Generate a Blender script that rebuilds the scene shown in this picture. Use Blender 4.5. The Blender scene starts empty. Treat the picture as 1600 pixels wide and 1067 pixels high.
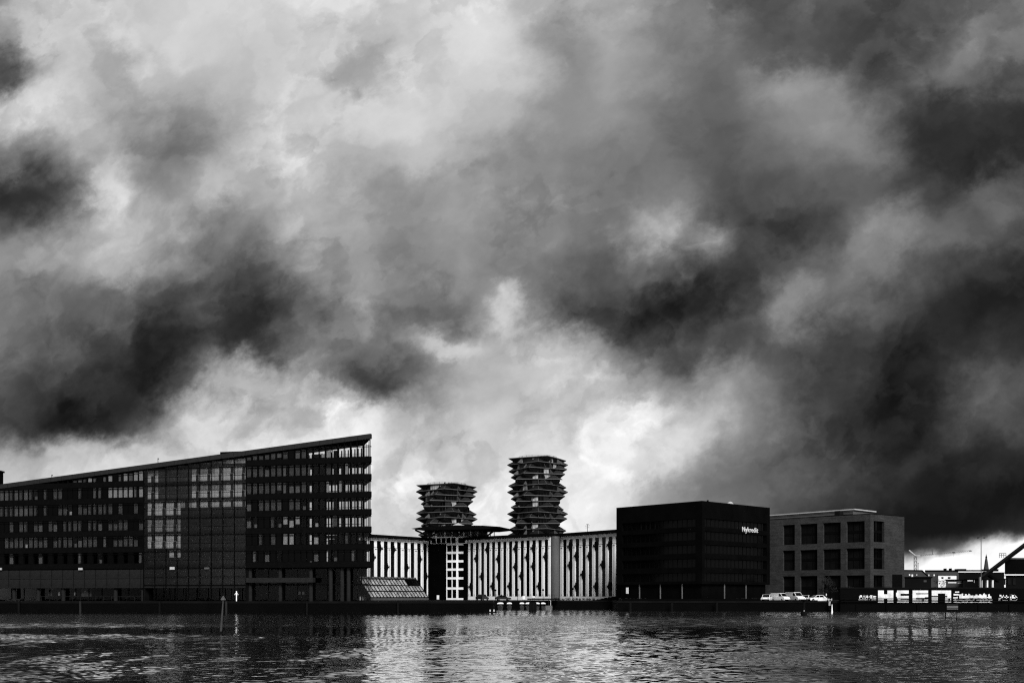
import bpy, bmesh, math, random
from mathutils import Vector, Matrix
import numpy as np

random.seed(11)
S = bpy.context.scene
COL = S.collection

# ------------------------------------------------------------------ camera
EYE = 3.2                     # metres above the water, standing on the opposite quay
FPX = 1600.0                  # focal length in pixels of a 1600 px wide picture
HOR = 930.0                   # picture row of the horizon
cam_d = bpy.data.cameras.new('camera')
cam_d.sensor_width = 36.0
cam_d.lens = 36.0
cam_d.shift_y = (HOR - 533.5) / 1600.0
cam_d.clip_start = 0.5
cam_d.clip_end = 20000
cam = bpy.data.objects.new('camera', cam_d)
cam.location = (0, 0, EYE)
cam.rotation_euler = (math.radians(90), 0, 0)
COL.objects.link(cam)
S.camera = cam

# ------------------------------------------------------------------ exposure
EXPO = 0.9
vs = S.view_settings
S.display_settings.display_device = 'sRGB'
vs.view_transform = 'Standard'
vs.look = 'None'
vs.exposure = EXPO
vs.gamma = 1
vs.use_curve_mapping = False

S.cycles.use_denoising = False     # keep the fine sparkle of the water and the grain
S.cycles.filter_width = 1.2
S.cycles.sample_clamp_indirect = 1.0

# ------------------------------------------------------------------ sun (soft, high behind the photographer's right shoulder)
SUN_AZ, SUN_EL = math.radians(163), math.radians(34)       # azimuth from +Y (ahead) clockwise
sun_d = bpy.data.lights.new('sun', 'SUN')
sun_d.energy = 2.2
sun_d.angle = math.radians(24)
sun_d.color = (1, 1, 1)
sun = bpy.data.objects.new('sun', sun_d)
sd = Vector((math.sin(SUN_AZ) * math.cos(SUN_EL), math.cos(SUN_AZ) * math.cos(SUN_EL), math.sin(SUN_EL)))
sun.rotation_euler = sd.to_track_quat('Z', 'Y').to_euler()
sun.location = sd * 400
COL.objects.link(sun)

# ------------------------------------------------------------------ sky: Nishita sky almost closed by a broken storm cloud deck
world = bpy.data.worlds.new('World')
S.world = world
world.use_nodes = True
wt = world.node_tree
wt.nodes.clear()

class G:
    """small helper to chain shader nodes"""
    def __init__(self, tree): self.t = tree
    def n(self, typ, **kw):
        nd = self.t.nodes.new(typ)
        for k, v in kw.items(): setattr(nd, k, v)
        return nd
    def set(self, sock, v):
        if hasattr(v, 'is_output'): self.t.links.new(v, sock)
        else: sock.default_value = v
    def m(self, op, a, b=None, c=None, clamp=False):
        nd = self.n('ShaderNodeMath', operation=op, use_clamp=clamp)
        self.set(nd.inputs[0], a)
        if b is not None: self.set(nd.inputs[1], b)
        if c is not None: self.set(nd.inputs[2], c)
        return nd.outputs[0]
    def v(self, op, a, b=None, scale=None):
        nd = self.n('ShaderNodeVectorMath', operation=op)
        self.set(nd.inputs[0], a)
        if b is not None: self.set(nd.inputs[1], b)
        if scale is not None: self.set(nd.inputs['Scale'], scale)
        return nd.outputs['Value'] if op in ('DOT_PRODUCT', 'LENGTH') else nd.outputs[0]
    def noise(self, vec, scale, detail, rough, col=False, lac=2.0):
        nd = self.n('ShaderNodeTexNoise')
        self.set(nd.inputs['Vector'], vec)
        nd.inputs['Scale'].default_value = scale
        nd.inputs['Detail'].default_value = detail
        nd.inputs['Roughness'].default_value = rough
        nd.inputs['Lacunarity'].default_value = lac
        return nd.outputs['Color'] if col else nd.outputs[0]
    def rng(self, x, a, b, c=0.0, d=1.0, smooth=True):
        nd = self.n('ShaderNodeMapRange', interpolation_type='SMOOTHSTEP' if smooth else 'LINEAR')
        self.set(nd.inputs['Value'], x)
        nd.inputs['From Min'].default_value = a; nd.inputs['From Max'].default_value = b
        nd.inputs['To Min'].default_value = c; nd.inputs['To Max'].default_value = d
        return nd.outputs[0]
    def mix(self, f, a, b):
        nd = self.n('ShaderNodeMix', data_type='FLOAT')
        self.set(nd.inputs[0], f); self.set(nd.inputs[2], a); self.set(nd.inputs[3], b)
        return nd.outputs[0]

# cloud deck: brightness of the deck over the bearing (columns) for a set of heights (rows)
CLOUD = [
 (0, "50 68 75 78 84 80 84 80 77 85 77 68 72 56 50 36 39 36 35 37 46"),
 (60, "64 74 74 82 80 76 77 73 76 86 80 58 66 52 47 32 33 29 36 48 47"),
 (120, "32 70 64 66 72 73 76 72 78 80 76 56 62 52 40 47 50 29 43 44 33"),
 (180, "72 76 62 58 60 75 78 78 78 76 68 56 56 45 37 42 48 40 25 22 22"),
 (240, "48 52 66 46 50 72 75 70 75 68 55 50 45 46 36 40 40 43 23 20 23"),
 (300, "26 32 70 52 64 60 72 60 54 57 52 50 44 49 36 31 36 33 24 38 39"),
 (360, "32 56 60 66 44 52 68 62 54 59 52 50 44 68 42 25 28 45 43 36 30"),
 (420, "54 50 62 52 36 36 52 57 51 56 44 44 37 45 27 34 41 43 30 23 20"),
 (480, "50 43 40 32 28 22 36 54 45 40 66 34 28 20 20 47 43 35 22 17 18"),
 (540, "48 38 32 20 26 25 46 50 56 72 74 74 46 34 32 36 28 21 18 20 20"),
 (600, "38 27 22 18 52 72 72 38 44 68 76 76 70 56 58 40 23 17 16 30 31"),
 (660, "36 22 15 42 82 72 84 88 76 80 82 76 84 84 64 42 22 16 15 27 24"),
 (720, "72 76 74 82 82 94 94 94 82 88 92 86 86 76 52 38 28 20 14 15 14"),
 (780, "84 84 84 85 86 91 91 91 88 89 89 83 74 56 44 36 28 20 12 10 9"),
 (825, "86 86 86 86 86 89 89 89 89 89 89 91 78 60 44 30 20 12 8 8 14"),
 (855, "86 86 86 86 86 89 89 89 89 89 89 91 78 60 44 30 20 16 18 42 46"),
 (885, "86 86 86 86 86 89 89 89 89 89 89 91 78 60 50 40 46 50 52 52 52"),
 (930, "86 86 86 86 86 89 89 89 89 89 89 91 80 70 60 60 60 60 60 60 60"),
]
g = G(wt)
tc = g.n('ShaderNodeTexCoord')
D = g.v('NORMALIZE', tc.outputs['Generated'])
sep = g.n('ShaderNodeSeparateXYZ'); wt.links.new(D, sep.inputs[0])
yc = g.m('MAXIMUM', sep.outputs[1], 0.4)
u0 = g.m('DIVIDE', sep.outputs[0], yc)
v0 = g.m('DIVIDE', sep.outputs[2], yc)
# turbulent edges: the deck is torn by several sizes of eddies
# (the cloud texture is drawn out slightly along the wind, rising to the right)
ca, sa = math.cos(math.radians(28)), math.sin(math.radians(28))
cmb = g.n('ShaderNodeCombineXYZ'); g.set(cmb.inputs[0], g.m('MULTIPLY_ADD', v0, sa, g.m('MULTIPLY', u0, ca)))
g.set(cmb.inputs[1], g.m('MULTIPLY_ADD', v0, ca * 1.2, g.m('MULTIPLY', u0, -sa * 1.2))); g.set(cmb.inputs[2], sep.outputs[1])
P = cmb.outputs[0]
half = (0.5, 0.5, 0.5)
w1 = g.v('SUBTRACT', g.noise(P, 5.0, 2, 0.5, col=True), half)
w2 = g.v('SUBTRACT', g.noise(P, 13.0, 8, 0.62, col=True), half)
w3 = g.v('SUBTRACT', g.noise(P, 34.0, 6, 0.62, col=True), half)
amp = g.rng(v0, 0.03, 0.16, 0.28, 1.0)
W = g.v('SCALE', g.v('ADD', g.v('ADD', g.v('SCALE', w1, scale=0.036), g.v('SCALE', w2, scale=0.078)), g.v('SCALE', w3, scale=0.027)), scale=amp)
wsep = g.n('ShaderNodeSeparateXYZ'); wt.links.new(W, wsep.inputs[0])
u = g.m('ADD', u0, wsep.outputs[0])
v = g.m('ADD', v0, wsep.outputs[1])
uu = g.m('ADD', u, 0.5)
# row coordinate
fc = g.n('ShaderNodeFloatCurve')
cv = fc.mapping.curves[0]
NR = len(CLOUD)
pts = [((HOR - r[0]) / 1000.0, i / (NR - 1)) for i, r in enumerate(CLOUD)][::-1]
cv.points[0].location = pts[0]; cv.points[1].location = pts[-1]
for p in pts[1:-1]: cv.points.new(*p)
for p in cv.points: p.handle_type = 'VECTOR'
fc.mapping.update()
g.set(fc.inputs['Value'], g.m('MULTIPLY', v, 1.6, clamp=True))
t = g.m('MULTIPLY', fc.outputs[0], NR - 1)
acc = None; wsum = None
for i, (row, txt) in enumerate(CLOUD):
    vals = [float(a) / 100 for a in txt.split()]
    rp = g.n('ShaderNodeValToRGB')
    cr = rp.color_ramp
    cr.interpolation = 'CARDINAL'
    els = cr.elements
    while len(els) < len(vals): els.new(0.5)
    for k, a in enumerate(vals): els[k].position = k / (len(vals) - 1)
    for k, a in enumerate(vals): els[k].color = (a, a, a, 1)
    wt.links.new(uu, rp.inputs[0])
    d = g.m('SUBTRACT', t, float(i))
    w = g.m('POWER', 0.05, g.m('MULTIPLY', d, d))
    acc = g.m('MULTIPLY', rp.outputs[0], w) if acc is None else g.m('MULTIPLY_ADD', rp.outputs[0], w, acc)
    wsum = w if wsum is None else g.m('ADD', wsum, w)
tone = g.m('DIVIDE', acc, g.m('MAXIMUM', wsum, 0.001))
# single cloud bodies of the deck with firmer edges: column, row, half width, half height, tilt, brightness step, softness
BODIES = [
 (55, 298, 82, 66, -8, -.16, .40), (4, 100, 32, 46, 0, -.20, .5),
 (165, 602, 235, 82, 16, -.09, .30), (425, 492, 105, 72, 10, -.10, .40), 
 (598, 572, 58, 50, 0, -.17, .5), (690, 585, 62, 17, -4, -.18, .6), (612, 612, 22, 26, 10, -.16, .6),
 (1045, 478, 185, 74, -8, -.09, .28), (900, 505, 110, 50, 0, -.05, .4), (1520, 205, 140, 58, 8, -.05, .4), (1470, 470, 150, 60, 20, -.05, .4),
 (1052, 345, 40, 50, 0, .05, .8), (1085, 385, 50, 40, -30, .07, .6), (1236, 482, 52, 44, 10, .11, .45), (1365, 385, 95, 38, 48, .10, .45), (1300, 175, 115, 80, -15, .07, .30), (1225, 120, 50, 30, 0, .05, .4),
 (508, 622, 30, 28, 15, .16, .25), (432, 672, 34, 22, 10, .11, .25), (545, 662, 52, 42, 0, .07, .3), (362, 602, 66, 34, 30, .13, .4), (300, 640, 40, 26, 30, .09, .4),
 (705, 545, 62, 18, -4, .17, .5), (803, 474, 28, 30, 0, .20, .6), (905, 562, 105, 36, 4, .10, .35), (650, 525, 40, 16, -10, .10, .5),
 (1012, 682, 115, 55, 22, .12, .28), (955, 772, 62, 32, 15, .08, .3), (880, 690, 60, 40, 10, .05, .3),
 (930, 640, 62, 48, 45, -.09, .5), (652, 662, 38, 42, -20, -.10, .5), (1090, 562, 110, 36, 0, -.05, .4), (735, 705, 60, 26, -10, -.05, .5), (1060, 760, 70, 26, 10, -.07, .5),
 (160, 300, 32, 52, 0, .13, .5), (62, 165, 92, 30, 8, .07, .5), (205, 78, 62, 22, -40, .09, .5), (634, 108, 30, 52, -28, .09, .45), (598, 192, 66, 32, 10, .07, .35), (480, 132, 45, 22, -5, .06, .35), (60, 400, 90, 30, 5, .06, .5), (175, 405, 45, 40, 15, .10, .5),
 (600, 88, 92, 52, -12, -.05, .4), (210, 90, 55, 22, -8, -.09, .5), (240, 245, 66, 85, 10, -.06, .4), (600, 312, 34, 60, -12, -.08, .6), (428, 268, 26, 38, 0, -.10, .6), (900, 75, 60, 55, 25, -.06, .5), (775, 350, 60, 60, 30, -.04, .5),
 (1540, 62, 70, 24, 35, .09, .55), (1530, 302, 50, 28, 15, .08, .5), (1535, 592, 62, 34, 60, .09, .5), (1590, 640, 40, 60, 0, .06, .5), (1240, 760, 70, 30, 20, .06, .6), (1430, 720, 60, 20, 35, .05, .6),
 (1565, 894, 105, 50, 4, .72, .22), (1455, 906, 105, 42, 0, .66, .22), (1640, 880, 60, 40, 0, .6, .3),
]
cuv = g.n('ShaderNodeCombineXYZ'); g.set(cuv.inputs[0], u); g.set(cuv.inputs[1], v)
for (bx, by, brx, bry, ang, da, soft) in BODIES:
    mp = g.n('ShaderNodeMapping', vector_type='TEXTURE')
    mp.inputs['Location'].default_value = ((bx - 800) / FPX, (HOR - by) / FPX, 0)
    mp.inputs['Rotation'].default_value = (0, 0, math.radians(ang))
    mp.inputs['Scale'].default_value = (brx * 1.12 / FPX, bry * 1.12 / FPX, 1)
    wt.links.new(cuv.outputs[0], mp.inputs[0])
    tone = g.m('MULTIPLY_ADD', g.rng(g.v('LENGTH', mp.outputs[0]), 1.0 + soft * .7, 1.0 - soft * 1.3), da * (0.36 if da < 0 else 0.72), tone)
# away from the mapped part of the deck the same kind of broken cloud goes on
far = g.v('ADD', D, g.v('SCALE', g.v('SUBTRACT', g.noise(D, 3.0, 3, 0.5, col=True), half), scale=0.35))
gen = g.rng(g.noise(far, 2.2, 6, 0.55), 0.32, 0.68, 0.3, 0.86, smooth=False)
mask = g.m('MULTIPLY', g.rng(sep.outputs[1], 0.6, 0.8), g.rng(v0, 0.60, 0.85, 1.0, 0.0))
tone = g.mix(mask, gen, tone)
# separate rags of cloud in front of the deck: one side of each has a firm torn edge, the body shades off softly
def rags(off, scale, thr, edge, sx=1.0, sy=1.0):
    q = g.v('MULTIPLY', g.v('ADD', g.v('ADD', P, off), g.v('SCALE', w2, scale=0.05)), (sx, sy, 1.0))
    f = g.noise(q, scale, 9, 0.56)
    return g.m('MULTIPLY', g.rng(f, thr, thr + edge), g.rng(f, thr, thr + 0.26, 1.0, 0.15, smooth=False))
Q = g.v('ADD', P, g.v('SCALE', w2, scale=0.04))
lively = g.rng(g.noise(P, 3.3, 2, 0.5), 0.36, 0.60, 0.35, 1.0)
dark = g.m('ADD', rags((3.1, 0.7, 0.0), 5.0, 0.50, 0.06), g.m('MULTIPLY', rags((0.3, 5.7, 2.0), 11.0, 0.53, 0.05), 0.6))
lite = g.m('ADD', rags((7.4, 2.2, 1.0), 6.0, 0.51, 0.06), g.m('MULTIPLY', rags((1.9, 8.3, 4.0), 14.0, 0.54, 0.07), 0.6))
fine = g.m('SUBTRACT', g.noise(Q, 22.0, 8, 0.6), 0.5)
b0 = g.noise(Q, 8.0, 9, 0.6); b1 = g.noise(g.v('ADD', Q, (0.008, -0.014, 0.0)), 8.0, 9, 0.6)
emb = g.m('SUBTRACT', b0, b1)
rel = g.m('ADD', g.m('MULTIPLY', lite, 0.12), g.m('MULTIPLY', dark, -0.13))
rel = g.m('ADD', rel, g.m('MULTIPLY', emb, 0.44))
rel = g.m('ADD', rel, g.m('MULTIPLY', fine, 0.07))
rel = g.m('MULTIPLY', rel, g.m('MULTIPLY', lively, g.m('MULTIPLY_ADD', tone, 0.62, 0.33)))
tone = g.m('MINIMUM', g.m('MAXIMUM', g.m('ADD', tone, rel), 0.085), 1.0)
cloud = g.m('MULTIPLY', g.m('POWER', tone, 2.2), 2 ** -EXPO)
# clear sky behind the deck
sky = g.n('ShaderNodeTexSky', sky_type='NISHITA', sun_disc=False)
sky.sun_elevation = SUN_EL
sky.sun_rotation = SUN_AZ
bw = g.n('ShaderNodeRGBToBW'); wt.links.new(sky.outputs[0], bw.inputs[0])
clear = g.m('MULTIPLY', bw.outputs[0], 1.0)
cover = g.m('MULTIPLY_ADD', tone, -0.03, 0.999)
lum = g.mix(cover, clear, g.m('MULTIPLY', cloud, 10.0))
bg = g.n('ShaderNodeBackground'); bg.inputs['Strength'].default_value = 0.1
g.set(bg.inputs['Color'], lum)
out = g.n('ShaderNodeOutputWorld'); wt.links.new(bg.outputs[0], out.inputs[0])
world.cycles.sampling_method = 'MANUAL'
world.cycles.sample_map_resolution = 512

# ------------------------------------------------------------------ materials (the photograph is black and white: every colour is a grey)
MATS = {}
def mat(name, v, rough=0.7, var=0.25, scale=1.5, spec=0.3, metal=0.0, stretch=(1, 1, 1), bump=0.0, fine=0.0):
    m = bpy.data.materials.new(name); m.use_nodes = True
    t = m.node_tree; g = G(t); p = t.nodes['Principled BSDF']
    tc = g.n('ShaderNodeTexCoord')
    mp = g.n('ShaderNodeMapping'); mp.inputs['Scale'].default_value = stretch
    t.links.new(tc.outputs['Object'], mp.inputs['Vector'])
    n = g.noise(mp.outputs[0], scale, 6, 0.6)
    lo, hi = v * (1 - var), v * (1 + var)
    val = g.rng(n, 0.3, 0.7, lo, hi, smooth=False)
    if fine:
        n2 = g.noise(mp.outputs[0], scale * 14, 3, 0.6)
        val = g.m('MULTIPLY', val, g.rng(n2, 0.3, 0.7, 1 - fine, 1 + fine, smooth=False))
    g.set(p.inputs['Base Color'], val)
    g.set(p.inputs['Roughness'], g.rng(n, 0.3, 0.7, max(rough - 0.08, 0.02), min(rough + 0.08, 1), smooth=False))
    p.inputs['Metallic'].default_value = metal
    p.inputs['Specular IOR Level'].default_value = spec
    if bump:
        b = g.n('ShaderNodeBump'); b.inputs['Strength'].default_value = bump; b.inputs['Distance'].default_value = 0.1
        g.set(b.inputs['Height'], n); t.links.new(b.outputs[0], p.inputs['Normal'])
    MATS[name] = m
    return m
def glass(name, clear, tint=1.0, gloss=0.10, wob=0.02):
    """window glass without refraction: part of the light passes, part mirrors the sky"""
    m = bpy.data.materials.new(name); m.use_nodes = True
    t = m.node_tree; t.nodes.clear(); g = G(t)
    tc = g.n('ShaderNodeTexCoord')
    tr = g.n('ShaderNodeBsdfTransparent'); tr.inputs[0].default_value = (clear,) * 3 + (1,)
    gl = g.n('ShaderNodeBsdfGlossy'); gl.inputs['Color'].default_value = (tint,) * 3 + (1,); gl.inputs['Roughness'].default_value = 0.03
    b = g.n('ShaderNodeBump'); b.inputs['Strength'].default_value = wob; b.inputs['Distance'].default_value = 0.3
    g.set(b.inputs['Height'], g.noise(tc.outputs['Object'], 0.7, 2, 0.5)); t.links.new(b.outputs[0], gl.inputs['Normal'])
    fr = g.n('ShaderNodeFresnel'); fr.inputs[0].default_value = 1.5
    f = g.m('MULTIPLY', fr.outputs[0], gloss, clamp=True)
    mx = g.n('ShaderNodeMixShader'); g.set(mx.inputs[0], f)
    t.links.new(tr.outputs[0], mx.inputs[1]); t.links.new(gl.outputs[0], mx.inputs[2])
    o = g.n('ShaderNodeOutputMaterial'); t.links.new(mx.outputs[0], o.inputs[0])
    MATS[name] = m
    return m
M = MATS
mat('black_metal', 0.0025, 0.7, spec=0.02)
mat('dark_metal', 0.008, 0.5, spec=0.03)
mat('roof_metal', 0.011, 0.5, var=0.2, spec=0.3)
mat('mid_metal', 0.07, 0.5, spec=0.4)
mat('light_metal', 0.42, 0.45, var=0.12, spec=0.4)
mat('white_paint', 0.8, 0.5, var=0.06, spec=0.4)
mat('dirty_white', 0.74, 0.6, var=0.16, scale=0.9, spec=0.3, fine=0.06)
mat('fin_white', 0.82, 0.6, var=0.14, scale=0.5, stretch=(1, 1, 0.12), spec=0.3, fine=0.05)
mat('fin_seam', 0.30, 0.6, var=0.2)
mat('grey_column', 0.016, 0.8, var=0.2, spec=0.03)
mat('concrete', 0.085, 0.85, var=0.22, scale=0.5, stretch=(1, 1, 0.3), spec=0.2, fine=0.08)
mat('quay_concrete', 0.0013, 0.9, var=0.45, scale=0.35, spec=0.03, fine=0.3, bump=0.3)
mat('quay_edge', 0.004, 0.85, var=0.4, scale=0.5, spec=0.03)
mat('paving', 0.004, 0.9, var=0.3, scale=0.4, spec=0.03, fine=0.2)
mat('timber', 0.004, 0.85, var=0.4, scale=2, stretch=(1, 1, 0.15), spec=0.03)
mat('black_wall', 0.0018, 0.8, var=0.4, scale=0.35, spec=0.02, fine=0.15)
mat('black_frame', 0.0028, 0.7, spec=0.02)
mat('blind', 0.36, 0.8, var=0.25, scale=3, stretch=(1, 1, 0.2), spec=0.1)
mat('blind_dim', 0.12, 0.8, var=0.3, scale=3, stretch=(1, 1, 0.2), spec=0.1)
mat('curtain', 0.07, 0.8, var=0.5, scale=1.1, spec=0.15)
mat('interior', 0.005, 0.9, var=0.4, scale=0.5, spec=0.03)
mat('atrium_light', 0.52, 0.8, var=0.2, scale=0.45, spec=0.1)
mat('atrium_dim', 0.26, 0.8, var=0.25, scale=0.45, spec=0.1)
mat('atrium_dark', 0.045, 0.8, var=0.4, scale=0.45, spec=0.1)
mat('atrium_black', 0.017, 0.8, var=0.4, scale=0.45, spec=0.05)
mat('clad_glass', 0.013, 0.35, var=0.5, scale=0.25, spec=0.12)
mat('beacon_grey', 0.035, 0.7, var=0.3, spec=0.1)
mat('leaf', 0.008, 0.8, var=0.5, scale=3, spec=0.15)
mat('leaf_far', 0.014, 0.8, var=0.5, scale=3, spec=0.15)
mat('bark', 0.008, 0.9, var=0.3, spec=0.1)
mat('car_white', 0.82, 0.3, var=0.03, spec=0.5)
mat('car_dark', 0.005, 0.3, var=0.2, spec=0.5)
mat('tyre', 0.008, 0.9, spec=0.1)
mat('cactus_shell', 0.009, 0.45, var=0.35, scale=0.25, spec=0.35)
mat('cactus_edge', 0.1, 0.5, var=0.25, scale=0.3, spec=0.35)
mat('cactus_core', 0.005, 0.6, var=0.3, spec=0.2)
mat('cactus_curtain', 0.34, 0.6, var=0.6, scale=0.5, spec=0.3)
mat('spray_paint', 0.66, 0.85, var=0.32, scale=0.8, spec=0.1, stretch=(1, 1, 0.6), fine=0.18)
mat('far_dark', 0.004, 0.9, var=0.4, scale=0.1, spec=0.05)
mat('far_grey', 0.05, 0.9, var=0.3, scale=0.1, spec=0.05)
mat('glass_dark', 0.0012, 0.12, var=0.2, scale=0.4, spec=0.12)
mat('glass_sky_mottle', 0.26, 0.15, var=0.85, scale=0.9, spec=0.6, fine=0.4)  # mottled sky reflection put into the base colour
glass('glass_clear', 0.84, 0.8, 0.35)
glass('glass_curtain', 0.88, 0.8, 0.6, 0.05)
# brick with real courses and joints in the relief
def brick_mat():
    m = bpy.data.materials.new('dark_brick'); m.use_nodes = True
    t = m.node_tree; g = G(t); p = t.nodes['Principled BSDF']
    tc = g.n('ShaderNodeTexCoord')
    sp = g.n('ShaderNodeSeparateXYZ'); t.links.new(tc.outputs['Object'], sp.inputs[0])
    cb = g.n('ShaderNodeCombineXYZ')
    g.set(cb.inputs[0], g.m('MULTIPLY_ADD', sp.outputs[1], -0.2, sp.outputs[0])); g.set(cb.inputs[1], sp.outputs[2])
    br = g.n('ShaderNodeTexBrick'); t.links.new(cb.outputs[0], br.inputs['Vector'])
    br.inputs['Scale'].default_value = 1.6
    for k, c in (('Color1', 0.036), ('Color2', 0.021), ('Mortar', 0.04)): br.inputs[k].default_value = (c, c, c, 1)
    b2 = g.n('ShaderNodeRGBToBW'); t.links.new(br.outputs[0], b2.inputs[0])
    n = g.noise(cb.outputs[0], 0.35, 6, 0.65)
    crs = g.noise(g.v('MULTIPLY', cb.outputs[0], (0.25, 2.6, 1.0)), 1.0, 4, 0.7)      # uneven batches of brick, course by course
    val = g.m('MULTIPLY', b2.outputs[0], g.rng(n, 0.3, 0.7, 0.72, 1.32, smooth=False))
    g.set(p.inputs['Base Color'], g.m('MULTIPLY', val, g.rng(crs, 0.3, 0.7, 0.72, 1.3, smooth=False)))
    p.inputs['Roughness'].default_value = 0.9; p.inputs['Specular IOR Level'].default_value = 0.1
    MATS['dark_brick'] = m
brick_mat()
def sign_light():
    m = bpy.data.materials.new('sign_light'); m.use_nodes = True
    p = m.node_tree.nodes['Principled BSDF']
    p.inputs['Base Color'].default_value = (0.6, 0.6, 0.6, 1)
    p.inputs['Emission Color'].default_value = (1, 1, 1, 1); p.inputs['Emission Strength'].default_value = 0.03
    MATS['sign_light'] = m
sign_light()

# ------------------------------------------------------------------ builders
class MB:
    def __init__(self): self.v = []; self.f = []; self.mi = []; self.k = 0
    def quad(self, *p):
        b = len(self.v); self.v += [Vector(q) for q in p]; self.f.append(tuple(range(b, b + len(p)))); self.mi.append(self.k); return self
    def hexa(self, c):
        b = len(self.v); self.v += [Vector(q) for q in c]
        for q in ((0, 3, 2, 1), (4, 5, 6, 7), (0, 1, 5, 4), (1, 2, 6, 5), (2, 3, 7, 6), (3, 0, 4, 7)):
            self.f.append(tuple(b + i for i in q)); self.mi.append(self.k)
        return self
    def box(self, x0, x1, y0, y1, z0, z1, fr=None):
        c = [(x0, y0, z0), (x1, y0, z0), (x1, y1, z0), (x0, y1, z0), (x0, y0, z1), (x1, y0, z1), (x1, y1, z1), (x0, y1, z1)]
        if fr: c = [fr.p(*q) for q in c]
        return self.hexa(c)
    def prism(self, pts, d):
        """closed polygon (3-D points) pushed along vector d"""
        b = len(self.v); n = len(pts); d = Vector(d)
        self.v += [Vector(q) for q in pts] + [Vector(q) + d for q in pts]
        self.f.append(tuple(range(b, b + n))); self.f.append(tuple(range(b + 2 * n - 1, b + n - 1, -1)))
        for i in range(n): self.f.append((b + i, b + n + i, b + n + (i + 1) % n, b + (i + 1) % n))
        self.mi += [self.k] * (n + 2)
        return self
    def tube(self, a, c, r0, r1=None, n=8):
        a, c = Vector(a), Vector(c); r1 = r0 if r1 is None else r1
        d = (c - a).normalized(); e = d.orthogonal().normalized(); w = d.cross(e); b = len(self.v)
        for q, r in ((a, r0), (c, r1)):
            for i in range(n):
                t = 2 * math.pi * i / n; self.v.append(q + (e * math.cos(t) + w * math.sin(t)) * r)
        for i in range(n): self.f.append((b + i, b + (i + 1) % n, b + n + (i + 1) % n, b + n + i))
        self.f.append(tuple(range(b + n - 1, b - 1, -1))); self.f.append(tuple(range(b + n, b + 2 * n))); self.mi += [self.k] * (n + 2)
        return self
    def lathe(self, prof, c, n=16):
        b = len(self.v); c = Vector(c)
        for r, z in prof:
            for i in range(n):
                t = 2 * math.pi * i / n; self.v.append(c + Vector((r * math.cos(t), r * math.sin(t), z)))
        for j in range(len(prof) - 1):
            for i in range(n):
                self.f.append((b + j * n + i, b + j * n + (i + 1) % n, b + (j + 1) * n + (i + 1) % n, b + (j + 1) * n + i)); self.mi.append(self.k)
        m = len(prof) - 1
        self.f.append(tuple(b + i for i in range(n))[::-1]); self.f.append(tuple(b + m * n + i for i in range(n))); self.mi += [self.k] * 2
        return self
    def mesh(self, name, mats, off=(0, 0, 0)):
        me = bpy.data.meshes.new(name); o = Vector(off)
        me.from_pydata([tuple(q - o) for q in self.v], [], self.f)
        if not isinstance(mats, (list, tuple)): mats = [mats]
        for m in mats: me.materials.append(M[m] if isinstance(m, str) else m)
        if len(mats) > 1: me.polygons.foreach_set('material_index', self.mi)
        me.update()
        return me
    def build(self, name, mats, parent=None):
        off = gloc(parent)
        o = bpy.data.objects.new(name, self.mesh(name, mats, off)); COL.objects.link(o)
        if parent is not None: o.parent = parent
        return o
def gloc(o):
    p = Vector((0, 0, 0))
    while o is not None: p += o.location; o = o.parent
    return p
def inst(name, me, parent, loc, rz=0.0, scale=None):
    """one more object on a shared mesh; loc is where it stands in the world"""
    o = bpy.data.objects.new(name, me); COL.objects.link(o)
    if parent is not None: o.parent = parent; o.location = Vector(loc) - gloc(parent)
    else: o.location = loc
    o.rotation_euler = (0, 0, rz)
    if scale: o.scale = scale
    return o
def tag(o, label=None, cat=None, group=None, kind=None):
    if label: o['label'] = label
    if cat: o['category'] = cat
    if group: o['group'] = group
    if kind: o['kind'] = kind
    return o
def thing(name, loc, label, cat, group=None):
    o = bpy.data.objects.new(name, None); o.empty_display_size = 0.5; o.location = loc; COL.objects.link(o)
    return tag(o, label, cat, group)
def gp(px, d):                # ground position seen at picture column px at distance d
    return Vector(((px - 800) / FPX * d, d, 0))
def zp(py, d):                # height of picture row py at distance d
    return EYE + (HOR - py) / FPX * d
class Facade:
    """upright plane over the ground line a-b; u runs along it, n comes out towards the water"""
    def __init__(self, pxa, da, pxb, db):
        self.o = gp(pxa, da); e = gp(pxb, db); self.len = (e - self.o).length
        self.u = (e - self.o).normalized(); self.n = Vector((self.u.y, -self.u.x, 0)); self.rz = math.atan2(self.u.y, self.u.x)
    def p(self, u, n, z): return self.o + self.u * u + self.n * n + Vector((0, 0, z))
    def ux(self, px):
        k = (px - 800) / FPX
        # o.x + t u.x = k (o.y + t u.y)
        return (k * self.o.y - self.o.x) / (self.u.x - k * self.u.y)
    def d(self, px): return self.o.y + self.u.y * self.ux(px)
    def z(self, px, py): return zp(py, self.d(px))
# a mesh made in a facade's own frame: x along u, y = -n (into the house), z up
def local(fn):
    m = MB(); fn(m); return m

LAND = 2.0
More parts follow.
